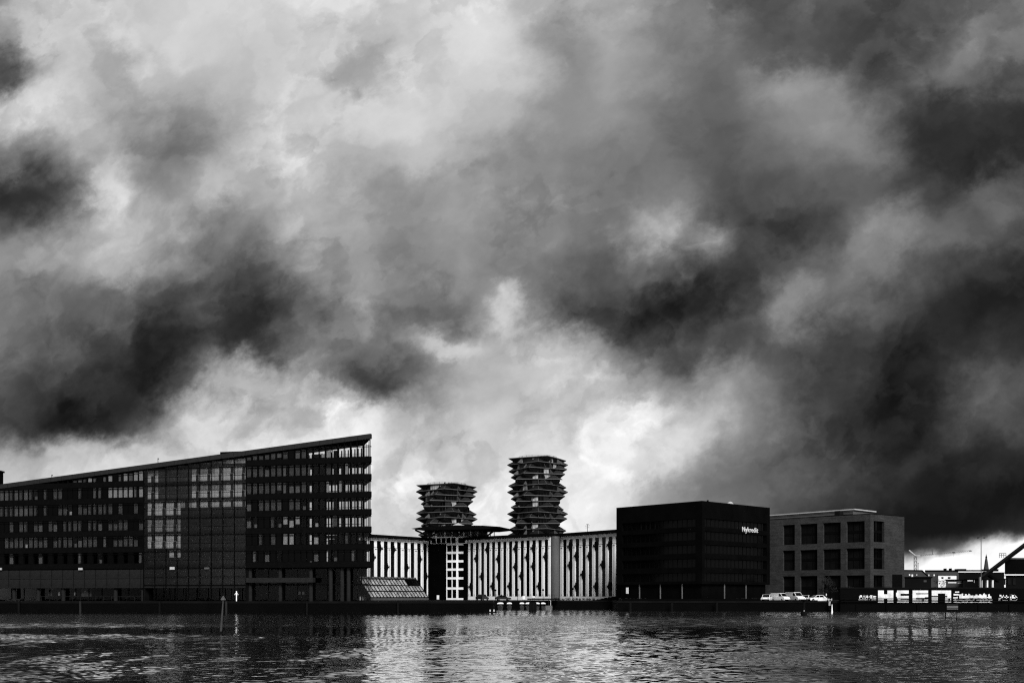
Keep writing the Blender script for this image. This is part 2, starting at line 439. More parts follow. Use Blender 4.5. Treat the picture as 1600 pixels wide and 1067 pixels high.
# ------------------------------------------------------------------ land, quay, water
QUAY = [(-420, 197), (-3.7, 197), (-3.7, 236), (23.0, 236), (21.6, 209), (64.0, 207), (64.0, 205), (420, 205)]
m = MB()
XL = 6000
bm = bmesh.new()
for q in (((-XL, 197), (-3.7, 197), (-3.7, 236), (-XL, 236)), ((21.6, 209), (64, 207), (64, 236), (23, 236)), ((64, 205), (XL, 205), (XL, 236), (64, 236)), ((-XL, 236), (XL, 236), (XL, 9000), (-XL, 9000))):
    bm.faces.new([bm.verts.new((x, y, LAND)) for x, y in q])
me = bpy.data.meshes.new('ground'); bm.to_mesh(me); bm.free(); me.materials.append(M['paving'])
ground = bpy.data.objects.new('ground', me); COL.objects.link(ground); tag(ground, 'dark paved harbour ground behind the quay edge', kind='structure')
m = MB()
for (xa, ya), (xb, yb) in zip(QUAY[:-1], QUAY[1:]):
    if abs(xb - xa) + abs(yb - ya) < 3: continue
    d = Vector((xb - xa, yb - ya, 0)).normalized(); n = Vector((d.y, -d.x, 0))
    a, b = Vector((xa, ya, 0)), Vector((xb, yb, 0))
    m.prism([a + n * 0.02 + Vector((0, 0, -2)), b + n * 0.02 + Vector((0, 0, -2)), b + n * 0.02 + Vector((0, 0, LAND - 0.3)), a + n * 0.02 + Vector((0, 0, LAND - 0.3))], -n * 0.8)
quay = m.build('quay_wall', 'quay_concrete'); tag(quay, 'dark concrete quay wall along the far side of the harbour', kind='structure')
m = MB()
for (xa, ya), (xb, yb) in zip(QUAY[:-1], QUAY[1:]):
    if abs(xb - xa) + abs(yb - ya) < 3: continue
    d = Vector((xb - xa, yb - ya, 0)).normalized(); n = Vector((d.y, -d.x, 0))
    a, b = Vector((xa, ya, 0)), Vector((xb, yb, 0))
    z0, z1 = Vector((0, 0, LAND - 0.3)), Vector((0, 0, LAND + 0.12))
    m.prism([a + n * 0.12 + z0, b + n * 0.12 + z0, b + n * 0.12 + z1, a + n * 0.12 + z1], -n * 0.7)
m.build('coping', 'quay_edge', quay)
for px in (126, 354, 622, 30, 250, 480):
    q = gp(px, 196.7); MB().box(q.x - 0.18, q.x + 0.18, q.y - 0.25, q.y - 0.03, -1, LAND + 0.1).build('fender_post', 'grey_column' if px in (126, 354) else 'timber', quay)
for px in (985, 1050, 1120):
    q = gp(px, 206.9); MB().box(q.x - 0.2, q.x + 0.2, q.y - 0.3, q.y - 0.08, -1, LAND + 0.1).build('fender_post', 'timber', quay)

def water():
    rng = np.random.default_rng(5)
    inv = np.linspace(1 / 26.0, 1 / 330.0, 800)
    Y = 1 / inv
    T = np.linspace(-0.75, 0.75, 1000)
    YY, TT = np.meshgrid(Y, T, indexing='ij'); XX = YY * TT
    # wind patches: where the surface is ruffled and where it lies calm
    def lump(cx, cy, rx, ry, a): return a * np.exp(-(((XX - cx) / rx) ** 2 + ((YY - cy) / ry) ** 2))
    ruf = 0.50 + 0 * XX
    for _ in range(14):
        k = rng.uniform(0.01, 0.05); th = rng.normal(math.pi / 2, 0.35)
        ruf += 0.07 * np.sin(k * (math.cos(th) * XX + 2.2 * math.sin(th) * YY) + rng.uniform(0, 6.28))
    ruf += lump(-40, 78, 17, 6, 2.2) + lump(-60, 108, 26, 7, 1.4)
    ruf -= lump(-22, 135, 22, 50, 0.5) + lump(-13, 62, 7, 26, 0.22)
    ruf += lump(3, 100, 20, 60, 0.35) + lump(50, 150, 70, 40, 0.5) + lump(95, 165, 50, 45, 0.9)
    ruf -= lump(20, 172, 40, 9, 0.30) + lump(60, 100, 30, 25, 0.12)
    ruf = np.clip(ruf, 0.08, 3.0)
    H = np.zeros_like(XX)
    dY = np.gradient(Y)[:, None] * np.ones_like(XX); dX = np.abs(YY * (T[1] - T[0]))
    for i in range(90):
        lam = 0.34 * (4.5 / 0.34) ** rng.uniform(0, 1)
        th = rng.normal(math.pi / 2 + 0.2, 0.95)
        kx, ky = 2 * math.pi / lam * math.cos(th), 2 * math.pi / lam * math.sin(th)
        slope = 0.009 * (1.0 if lam < 1.3 else 0.55)
        a = slope * lam / (2 * math.pi) * 1.4
        fade = np.clip((lam / (2.5 * dY * abs(math.sin(th)) + 2.5 * dX * abs(math.cos(th)) + 1e-6)), 0, 1) ** 1.5
        ph = kx * XX + ky * YY + rng.uniform(0, 6.28)
        H += a * fade * (np.sin(ph) + 0.25 * np.cos(2 * ph))
    H *= ruf
    # cat's paws: short steep wavelets in clusters a few metres wide
    gust = np.zeros_like(XX)
    for _ in range(26):
        k = rng.uniform(0.25, 1.5); th = rng.uniform(0, math.pi)
        gust += np.sin(k * (math.cos(th) * XX * 1.0 + math.sin(th) * YY * 0.55) + rng.uniform(0, 6.28))
    gust = np.clip(0.5 + gust / 7.0, 0, 1.3) ** 1.5
    H2 = np.zeros_like(XX)
    for i in range(60):
        lam = 0.30 * (1.5 / 0.30) ** rng.uniform(0, 1)
        th = rng.normal(math.pi / 2 + 0.2, 0.8)
        kx, ky = 2 * math.pi / lam * math.cos(th), 2 * math.pi / lam * math.sin(th)
        fade = np.clip((lam / (2.2 * dY * abs(math.sin(th)) + 2.2 * dX * abs(math.cos(th)) + 1e-6)), 0, 1) ** 1.2
        H2 += 0.024 * lam / (2 * math.pi) * 1.4 * fade * np.sin(kx * XX + ky * YY + rng.uniform(0, 6.28))
    H += H2 * gust * np.clip(ruf, 0.25, 1.2)
    # open-water chop further out
    H3 = np.zeros_like(XX)
    for i in range(48):
        lam = 1.1 * (5.5 / 1.1) ** rng.uniform(0, 1)
        th = rng.normal(math.pi / 2 + 0.15, 0.7)
        kx, ky = 2 * math.pi / lam * math.cos(th), 2 * math.pi / lam * math.sin(th)
        fade = np.clip((lam / (2.0 * dY * abs(math.sin(th)) + 2.0 * dX * abs(math.cos(th)) + 1e-6)), 0, 1)
        H3 += 0.011 * lam / (2 * math.pi) * fade * np.sin(kx * XX + ky * YY + rng.uniform(0, 6.28))
    far = np.clip((YY - 48) / 40, 0, 1)
    H += H3 * far * np.clip(ruf * 1.5, 0.1, 1.6)
    nv = XX.size
    co = np.empty((nv, 3), np.float32); co[:, 0] = XX.ravel(); co[:, 1] = YY.ravel(); co[:, 2] = H.ravel()
    r, c = XX.shape
    idx = np.arange(nv).reshape(r, c)
    q = np.stack([idx[:-1, :-1], idx[:-1, 1:], idx[1:, 1:], idx[1:, :-1]], -1).reshape(-1, 4)
    me = bpy.data.meshes.new('water')
    me.vertices.add(nv); me.vertices.foreach_set('co', co.ravel())
    me.loops.add(q.size); me.loops.foreach_set('vertex_index', q.ravel().astype(np.int32))
    me.polygons.add(len(q)); me.polygons.foreach_set('loop_start', np.arange(0, q.size, 4, dtype=np.int32))
    me.polygons.foreach_set('use_smooth', np.ones(len(q), bool))
    at = me.attributes.new('ruffle', 'FLOAT', 'POINT'); at.data.foreach_set('value', ruf.ravel().astype(np.float32))
    me.update(calc_edges=True)
    mt = bpy.data.materials.new('harbour_water'); mt.use_nodes = True
    t = mt.node_tree; t.nodes.clear(); g = G(t)
    ge = g.n('ShaderNodeNewGeometry'); an = g.n('ShaderNodeAttribute', attribute_name='ruffle')
    ysep = g.n('ShaderNodeSeparateXYZ'); t.links.new(ge.outputs['Position'], ysep.inputs[0])
    mp = g.n('ShaderNodeMapping'); mp.inputs['Scale'].default_value = (1.0, 1.6, 1.0); t.links.new(ge.outputs['Position'], mp.inputs['Vector'])
    h = g.m('ADD', g.noise(mp.outputs[0], 1.6, 4, 0.6), g.m('MULTIPLY', g.noise(mp.outputs[0], 0.5, 2, 0.5), 1.6))
    b = g.n('ShaderNodeBump'); b.inputs['Distance'].default_value = 0.30
    g.set(b.inputs['Strength'], g.m('MULTIPLY', an.outputs['Fac'], g.rng(ysep.outputs[1], 50, 120, 0.04, 0.20))); g.set(b.inputs['Height'], h)
    gl = g.n('ShaderNodeBsdfGlossy'); gl.inputs['Roughness'].default_value = 0.04; gl.inputs['Color'].default_value = (1, 1, 1, 1)
    df = g.n('ShaderNodeBsdfDiffuse'); df.inputs['Color'].default_value = (0.003, 0.003, 0.003, 1)
    g.set(gl.inputs['Roughness'], g.m('MULTIPLY', g.rng(ysep.outputs[1], 35, 130, 0.04, 0.11), g.rng(an.outputs['Fac'], 0.1, 0.7, 0.35, 1.0)))
    fr = g.n('ShaderNodeFresnel'); fr.inputs[0].default_value = 1.34
    for nd in (gl, fr): t.links.new(b.outputs[0], nd.inputs['Normal'])
    f = g.m('MULTIPLY', g.m('POWER', fr.outputs[0], 1.3), 4.5, clamp=True)
    mx = g.n('ShaderNodeMixShader'); g.set(mx.inputs[0], f); t.links.new(df.outputs[0], mx.inputs[1]); t.links.new(gl.outputs[0], mx.inputs[2])
    o_ = g.n('ShaderNodeOutputMaterial'); t.links.new(mx.outputs[0], o_.inputs[0])
    me.materials.append(mt)
    o = bpy.data.objects.new('water', me); COL.objects.link(o)
    tag(o, 'rippled harbour water with wind patches', kind='structure')
water()

# ================================================================== left: long glass office block with a rising roof
def office_block():
    F = Facade(0, 237, 578, 215); L = F.len; U0 = -12.0; DEEP = 9.0; CUT = 5.0
    za, zb = F.z(0, 757), F.z(578, 678)
    zr = lambda u: za + (zb - za) * u / L
    root = thing('office_block', F.p(L / 2, -6, LAND), 'long dark glass office block with a rising wedge roof at the left quay', 'office building')
    FL = [9.8 + 3.66 * k for k in range(7)]
    ua, ub = F.ux(225), F.ux(385); uc = F.ux(462)
    ur = lambda z: max(U0, (z - za) / (zb - za) * L)          # where the roof comes down to height z
    # floors
    for z in FL:
        u0 = ur(z + 0.6)
        MB().prism([F.p(u0, -0.3, z - 0.2), F.p(L, -0.3, z - 0.2), F.p(L - CUT, -DEEP, z - 0.2), F.p(u0, -DEEP, z - 0.2)], (0, 0, 0.4)).build('floor_slab', 'interior', root)
        for s0, s1 in ((max(U0, u0), ua - 0.05), (max(ub + 0.05, u0), L + 0.35)):
            if s1 - s0 > 1: MB().box(s0, s1, -0.1, 0.35, z - 0.62, z + 0.58, F).build('spandrel', 'black_frame', root)
        for s0, s1 in ((max(U0, ur(z + 4.4)), ua - 0.05), (ub + 0.05, L + 0.4)):
            if s1 - s0 > 1 and z + 2.55 < zr(s1) - 1.3:
                m = MB(); m.box(s0, s1, 0.1, 0.42, z + 2.62, z + 2.68, F)
                m.box(s1 - 0.12, s1 + 0.02, 0.15, 0.40, z + 2.56, z + 2.74, F); m.build('sun_louver', 'black_metal', root)
    # roof and fascia
    m = MB(); c = []
    for z in (-1.0, -0.12):
        c += [F.p(U0, -0.4, zr(U0) + z), F.p(L, -0.4, zr(L) + z), F.p(L - CUT, -DEEP, zr(L) + z), F.p(U0, -DEEP, zr(U0) + z)]
    m.hexa(c).build('roof', 'black_metal', root)
    n = 36; du = (L + 0.3 - U0) / n
    for i in range(n):
        a, b = U0 + i * du + 0.03, U0 + (i + 1) * du - 0.03
        c = []
        for z in (-1.0, 0.0):
            c += [F.p(a, 0.45, zr(a) + z), F.p(b, 0.45, zr(b) + z), F.p(b, -0.4, zr(b) + z), F.p(a, -0.4, zr(a) + z)]
        MB().hexa(c).build('fascia_panel', 'roof_metal', root)
    # solid inner walls behind the rooms (the right end is open from front to back)
    m = MB(); c = []
    for z in (None, 1):
        for u, nn in ((U0, -6.2), (uc, -6.2), (uc, -6.6), (U0, -6.6)):
            c.append(F.p(u, nn, LAND if z is None else zr(u) - 1.0))
    m.hexa(c).build('inner_wall', 'interior', root)
    MB().box(uc, L - 5, -6.6, -6.2, LAND, 9.4, F).build('inner_wall', 'interior', root)
    m = MB(); m.box(U0 - .3, U0, -DEEP, 0.1, LAND, zr(U0) - 1, F); m.build('end_wall', 'black_wall', root)
    for q in (ua, ub): MB().box(q - 0.15, q + 0.15, -6.2, -0.1, LAND, zr(q) - 1.1, F).build('cross_wall', 'interior', root)
    # rear facade of the open end: posts, bands, bars
    m = MB()
    u = uc - 2
    while u < L - CUT:
        m.box(u, u + 0.22, -DEEP - 0.1, -DEEP + 0.1, LAND, zr(u) - 1, F); u += 0.78
    for z in FL: m.box(uc - 2, L - CUT, -DEEP - 0.2, -DEEP + 0.2, z - 0.5, z + 0.35, F)
    for z in FL:
        m.box(uc - 2, L - CUT, -DEEP - 0.06, -DEEP + 0.06, z + 1.75, z + 1.88, F)
    m.build('rear_facade', 'black_frame', root)
    MB().box(uc - 2, L - CUT, -DEEP - 0.28, -DEEP - 0.24, LAND, zr(uc) - 1, F).build('rear_glazing', 'glass_clear', root)
    for k, z in enumerate(FL):     # rooms and cores inside the open end
        for (p0, p1, dep) in ((uc, uc + 3.2, 8), (uc + 5.6, uc + 6.4, 7), (L - 9.5, L - 9.0, 7.5)):
            if (k + int(p0)) % 3 or dep == 8:
                MB().box(p0, p1, -dep - 0.3, -dep, z + 0.2, min(z + 3.46, zr(p0) - 1.1), F).build('partition', 'interior', root)
    E = [F.p(L, 0, 0), F.p(L - CUT, -DEEP, 0)]
    m = MB(); e = (E[1] - E[0]); el = e.length; e.normalize(); en = Vector((-e.y, e.x, 0))
    t = 0.0
    while t < el:
        a = E[0] + e * t
        m.prism([a + Vector((0, 0, LAND)), a + e * 0.22 + Vector((0, 0, LAND)), a + e * 0.22 - en * 0.07 + Vector((0, 0, LAND)), a - en * 0.07 + Vector((0, 0, LAND))], (0, 0, zb - 1.2 - LAND)); t += 2.9
    for z in FL:
        a, b = E[0], E[1]
        m.prism([a + Vector((0, 0, z - 0.78)), b + Vector((0, 0, z - 0.78)), b - en * 0.3 + Vector((0, 0, z - 0.78)), a - en * 0.3 + Vector((0, 0, z - 0.78))], (0, 0, 1.2))
    m.build('end_facade', 'black_frame', root)
    # window bays
    PITCH = 1.30; WW = 1.20
    def wmesh(h):
        m = MB(); b = 0.05
        m.box(-WW / 2, -WW / 2 + b, -0.06, 0.08, 0, h); m.box(WW / 2 - b, WW / 2, -0.06, 0.08, 0, h)
        m.box(-WW / 2 + b, WW / 2 - b, -0.06, 0.08, 0, b); m.box(-WW / 2 + b, WW / 2 - b, -0.06, 0.08, h - b, h)
        if h > 1.5: m.box(-WW / 2 + b, WW / 2 - b, -0.05, 0.07, h - 0.42, h - 0.33)
        me = m.mesh('window', 'black_frame')
        pn = {}
        for g_ in ('glass_dark', 'glass_clear'):
            pn[g_] = MB().box(-WW / 2 + b, WW / 2 - b, 0.0, 0.03, b, h - b).mesh('pane', g_)
        bl = {}
        for mt in ('blind', 'blind_dim', 'curtain'):
            for q, (lo, hi, x0, x1) in enumerate(((b, h - b, -.5, .5), (b, 0.62 * h, -.5, .5), (0.3 * h, h - b, -.5, .5), (b, h - b, -.5, 0.05), (b, 0.35 * h, -.2, .5))):
                bl[mt, q] = MB().box(x0, x1, 0.12, 0.15, lo, hi).mesh('blind', mt)
        return me, pn, bl
    WH = 2.38
    full = wmesh(WH); cut = {}
    rnd = random.Random(4)
    def put(u, z, h, look):
        if h >= WH - 0.05: ms = full; h = WH
        else:
            key = round(h * 5) / 5
            if key < 0.5: return
            if key not in cut: cut[key] = wmesh(key)
            ms = cut[key]
        w = inst('window', ms[0], root, F.p(u, 0.20, z), F.rz)
        gname, bl = look
        p = bpy.data.objects.new('pane', ms[1][gname]); COL.objects.link(p); p.parent = w
        if bl:
            q = bpy.data.objects.new('blind', ms[2][bl]); COL.objects.link(q); q.parent = w
    D_, C_ = 'glass_dark', 'glass_clear'
    nR = 20; pr = (L - ub) / nR
    for k, z in enumerate(FL):
        for i in range(nR):                       # right section, columns from the atrium to the prow
            u = ub + (i + 0.5) * pr; h = min(WH, zr(u - 0.4) - 1.3 - (z + 0.62)); r = rnd.random()
            if k == 0: look = (C_, ('blind_dim', rnd.choice((1, 3, 4)))) if r < 0.2 else (D_, None) if r < 0.85 else (C_, None)
            elif i >= 10 + (k in (5, 6)) * -0 or (k in (5, 6) and i in (10, 11)):
                look = (C_, None) if r < 0.80 or i > 16 else (C_, ('curtain', rnd.choice((0, 1, 3)))) if r < 0.9 else (C_, ('blind', rnd.choice((1, 3, 4))))
            elif k in (1, 2) and 6 <= i <= 10: look = (C_, ('blind', rnd.choice((0, 1, 1, 2, 3)))) if r < 0.8 else (C_, None)
            elif k >= 4: look = (C_, ('curtain', 0)) if r < 0.8 else (C_, ('blind_dim', rnd.choice((0, 1, 2, 3)))) if r < 0.93 else (D_, None)
            else: look = (C_, ('curtain', rnd.choice((0, 0, 3)))) if r < 0.35 else (C_, ('blind_dim', rnd.choice((1, 3, 4)))) if r < 0.5 else (D_, None)
            put(u, z + 0.62, h, look)
        u = ua - 0.65; j = 0
        while u > U0 + 0.6:                       # left section, columns from the atrium leftwards
            h = min(WH, zr(u - 0.4) - 1.3 - (z + 0.62)); r = rnd.random()
            if k == 0:
                if j % 2 == 0: put(u, z + 0.62, h, (D_, None) if r < 0.7 else (C_, ('blind_dim', rnd.choice((1, 3, 4)))))
            else:
                if k >= 4 and j < 11: look = (C_, ('blind', 0)) if r < 0.55 else (C_, ('blind_dim', rnd.choice((0, 3)))) if r < 0.9 else (D_, None)
                elif k == 3 and j < 7: look = (C_, ('blind', rnd.choice((1, 3, 4)))) if r < 0.4 else (C_, ('curtain', 0)) if r < 0.7 else (D_, None)
                elif k >= 3 and j > 22: look = (C_, ('blind_dim', 0)) if r < 0.5 else (C_, ('curtain', 3))
                else: look = (C_, ('curtain', rnd.choice((0, 1, 3)))) if r < 0.5 else (C_, ('blind_dim', rnd.choice((1, 3, 4)))) if r < 0.62 else (C_, ('blind', 4)) if r < 0.65 else (D_, None)
                put(u, z + 0.62, h, look)
            u -= PITCH; j += 1
    m = MB()
    for i in range(nR + 1):
        u = ub + i * pr; w = 0.13 if i % 2 else 0.06
        m.box(u - w, u + w, -0.2, 0.10, 9.0, zr(u) - 1.1, F)
    m.build('facade_frame', 'black_frame', root)
    m = MB(); u = ua; j = 0
    while u > U0:
        w = 0.13 if j % 2 else 0.06
        m.box(u - w, u + w, -0.2, 0.10, 9.0, zr(u) - 1.1, F); u -= PITCH; j += 1
    m.build('facade_frame', 'black_frame', root)
    # glazed atrium: nine bays of large panes, inner wall panels behind them with lit and unlit areas put into their colour
    nb = 9; bw_ = (ub - ua) / nb; PH = 1.83; zs = 5.5
    pane = MB().box(-bw_ / 2 + 0.05, bw_ / 2 - 0.05, 0, 0.03, 0.04, PH - 0.04).mesh('curtain_pane', 'glass_curtain')
    m = MB()
    for i in range(nb + 1):
        u = ua + i * bw_; m.box(u - 0.07, u + 0.07, 0.10, 0.26, LAND, zr(u) - 1.1, F)
    r = 0
    while zs + r * PH < zr(ub) - 1.2:
        z = zs + r * PH; u0 = max(ua, ur(z + 1.3))
        if u0 < ub: m.box(u0, ub, 0.12, 0.24, z - (0.05 if r % 2 else 0.10), z + (0.05 if r % 2 else 0.10), F)
        for i in range(nb):
            u = ua + (i + 0.5) * bw_; top = zr(u - bw_ / 2) - 1.2
            if z + PH <= top: inst('curtain_pane', pane, root, F.p(u, 0.14, z), F.rz)
            elif top - z > 0.4:
                MB().box(u - bw_ / 2 + .05, u + bw_ / 2 - .05, 0.11, 0.14, z + .04, top, F).build('curtain_pane', 'glass_curtain', root)
        r += 1
    m.build('curtain_frame', 'black_metal', root)
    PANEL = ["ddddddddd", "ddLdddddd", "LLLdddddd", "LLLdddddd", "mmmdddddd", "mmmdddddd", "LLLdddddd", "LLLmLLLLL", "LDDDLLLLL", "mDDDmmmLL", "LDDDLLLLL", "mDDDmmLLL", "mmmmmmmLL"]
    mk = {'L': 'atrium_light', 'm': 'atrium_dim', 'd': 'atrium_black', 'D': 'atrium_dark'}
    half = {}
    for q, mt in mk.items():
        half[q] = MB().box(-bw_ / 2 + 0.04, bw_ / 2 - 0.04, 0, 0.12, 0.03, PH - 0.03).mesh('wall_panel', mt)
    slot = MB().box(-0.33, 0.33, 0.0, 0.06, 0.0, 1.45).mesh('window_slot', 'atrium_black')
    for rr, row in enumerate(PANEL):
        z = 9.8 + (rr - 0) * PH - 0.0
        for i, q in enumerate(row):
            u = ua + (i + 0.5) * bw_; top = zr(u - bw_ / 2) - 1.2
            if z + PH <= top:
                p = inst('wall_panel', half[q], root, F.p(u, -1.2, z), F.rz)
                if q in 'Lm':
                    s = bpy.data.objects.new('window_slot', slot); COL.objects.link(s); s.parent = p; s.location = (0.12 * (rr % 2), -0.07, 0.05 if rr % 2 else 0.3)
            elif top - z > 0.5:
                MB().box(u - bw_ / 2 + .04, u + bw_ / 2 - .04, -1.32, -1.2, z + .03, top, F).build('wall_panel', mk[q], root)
    # ground storeys: columns, tall panes, canopy beam, lit boxes
    for px in (18, 56, 95, 177, 220, 388, 435, 483, 514, 532, 542):
        u = F.ux(px); MB().tube(F.p(u, -0.9, LAND), F.p(u, -0.9, 9.0), 0.42, n=12).build('column', 'grey_column', root)
    MB().box(F.ux(386), F.ux(491), -0.6, 0.5, 6.0, 7.0, F).build('canopy_beam', 'grey_column', root).active_material
    n = 26; dw = (ub - U0) / n
    cm = MB().box(-dw / 2 + 0.05, dw / 2 - 0.05, 0, 0.06, 0.04, 2.06).mesh('cladding_pane', 'clad_glass')
    for i in range(n):
        for z in (4.85, 6.97): inst('cladding_pane', cm, root, F.p(U0 + (i + 0.5) * dw, 0.06, z), F.rz)
    n = 30; dw = (L - U0) / n
    g2 = MB().box(-dw / 2 + 0.06, dw / 2 - 0.06, 0, 0.04, 0, 3.2).mesh('shop_window', 'glass_clear')
    m = MB()
    for i in range(n):
        u = U0 + (i + 0.5) * dw
        for z in (LAND + 0.2, 5.7): inst('shop_window', g2, root, F.p(u, -1.6, z), F.rz)
        m.box(u - dw / 2 - .06, u - dw / 2 + .06, -1.7, -1.52, LAND, 9.0, F)
    m.box(U0, L - 1, -1.72, -1.5, 5.42, 5.68, F)
    m.build('shop_frame', 'black_frame', root)
    for px, py, w, h, mt in ((2, 888.5, 1.0, .5, 'light_metal'), (128, 888.5, 1.0, .5, 'light_metal'), (271, 887.5, 1.1, .6, 'light_metal'), (325, 887.5, 1.1, .4, 'mid_metal')):
        u = F.ux(px); z = F.z(px, py); MB().box(u - w / 2, u + w / 2, 0.3, 0.6, z - h / 2, z + h / 2, F).build('wall_lamp', mt, root)
    for px, py, w, h, mt in ((127, 925, 2.6, 1.8, 'mid_metal'), (70, 927, 0.9, .9, 'mid_metal'), (84, 927, .45, .8, 'light_metal'), (109, 927, .45, .7, 'light_metal'), (462, 926, .5, .6, 'mid_metal'), (468, 926, .5, .6, 'mid_metal'), (474, 873, .8, .7, 'light_metal'), (401, 874, .5, .5, 'light_metal'), (407, 873, .5, .6, 'light_metal')):
        u = F.ux(px); z = F.z(px, py); MB().box(u - w / 2, u + w / 2, -1.9, -1.8, z - h / 2, z + h / 2, F).build('display_board', mt, root)
    # roof edge: small vents and a camera mast
    for px, h in ((80, 0.45), (246, 0.9)):
        u = F.ux(px); MB().tube(F.p(u, -0.2, zr(u)), F.p(u, -0.2, zr(u) + h), 0.06).box(u - 0.05, u + 0.2, -0.3, -0.1, zr(u) + h, zr(u) + h + 0.2, F).build('roof_vent', 'black_metal', root)
    u0, u1 = F.ux(338), F.ux(382)
    MB().box(u0, u1, -3.0, -1.6, zr(u0) - 0.2, zr(u1) + 0.28, F).build('roof_hatch', 'black_metal', root)
    # gangway rail along the building foot
    m = MB()
    for px in range(55, 236, 12):
        u = F.ux(px); m.tube(F.p(u, 3.0, LAND), F.p(u, 3.0, LAND + 0.95), 0.035, n=5)
    m.tube(F.p(F.ux(52), 3.0, LAND + 1.0), F.p(F.ux(236), 3.0, LAND + 0.95), 0.05, n=5)
    m.build('foot_railing', 'grey_column', root)
    st = thing('chimney_stack', F.p(-1.2, -18, LAND), 'dark square chimney stack at the left picture edge behind the office block', 'chimney')
    c = gp(0, 262); MB().box(c.x - 1.6, c.x + 0.35, c.y - 1, c.y + 1, LAND, zp(738, 262)).build('shaft', 'black_metal', st)
    MB().box(c.x - 1.9, c.x + 0.62, c.y - 1.2, c.y + 1.2, zp(738, 262), zp(735.5, 262)).build('cap', 'black_metal', st)
office_block()

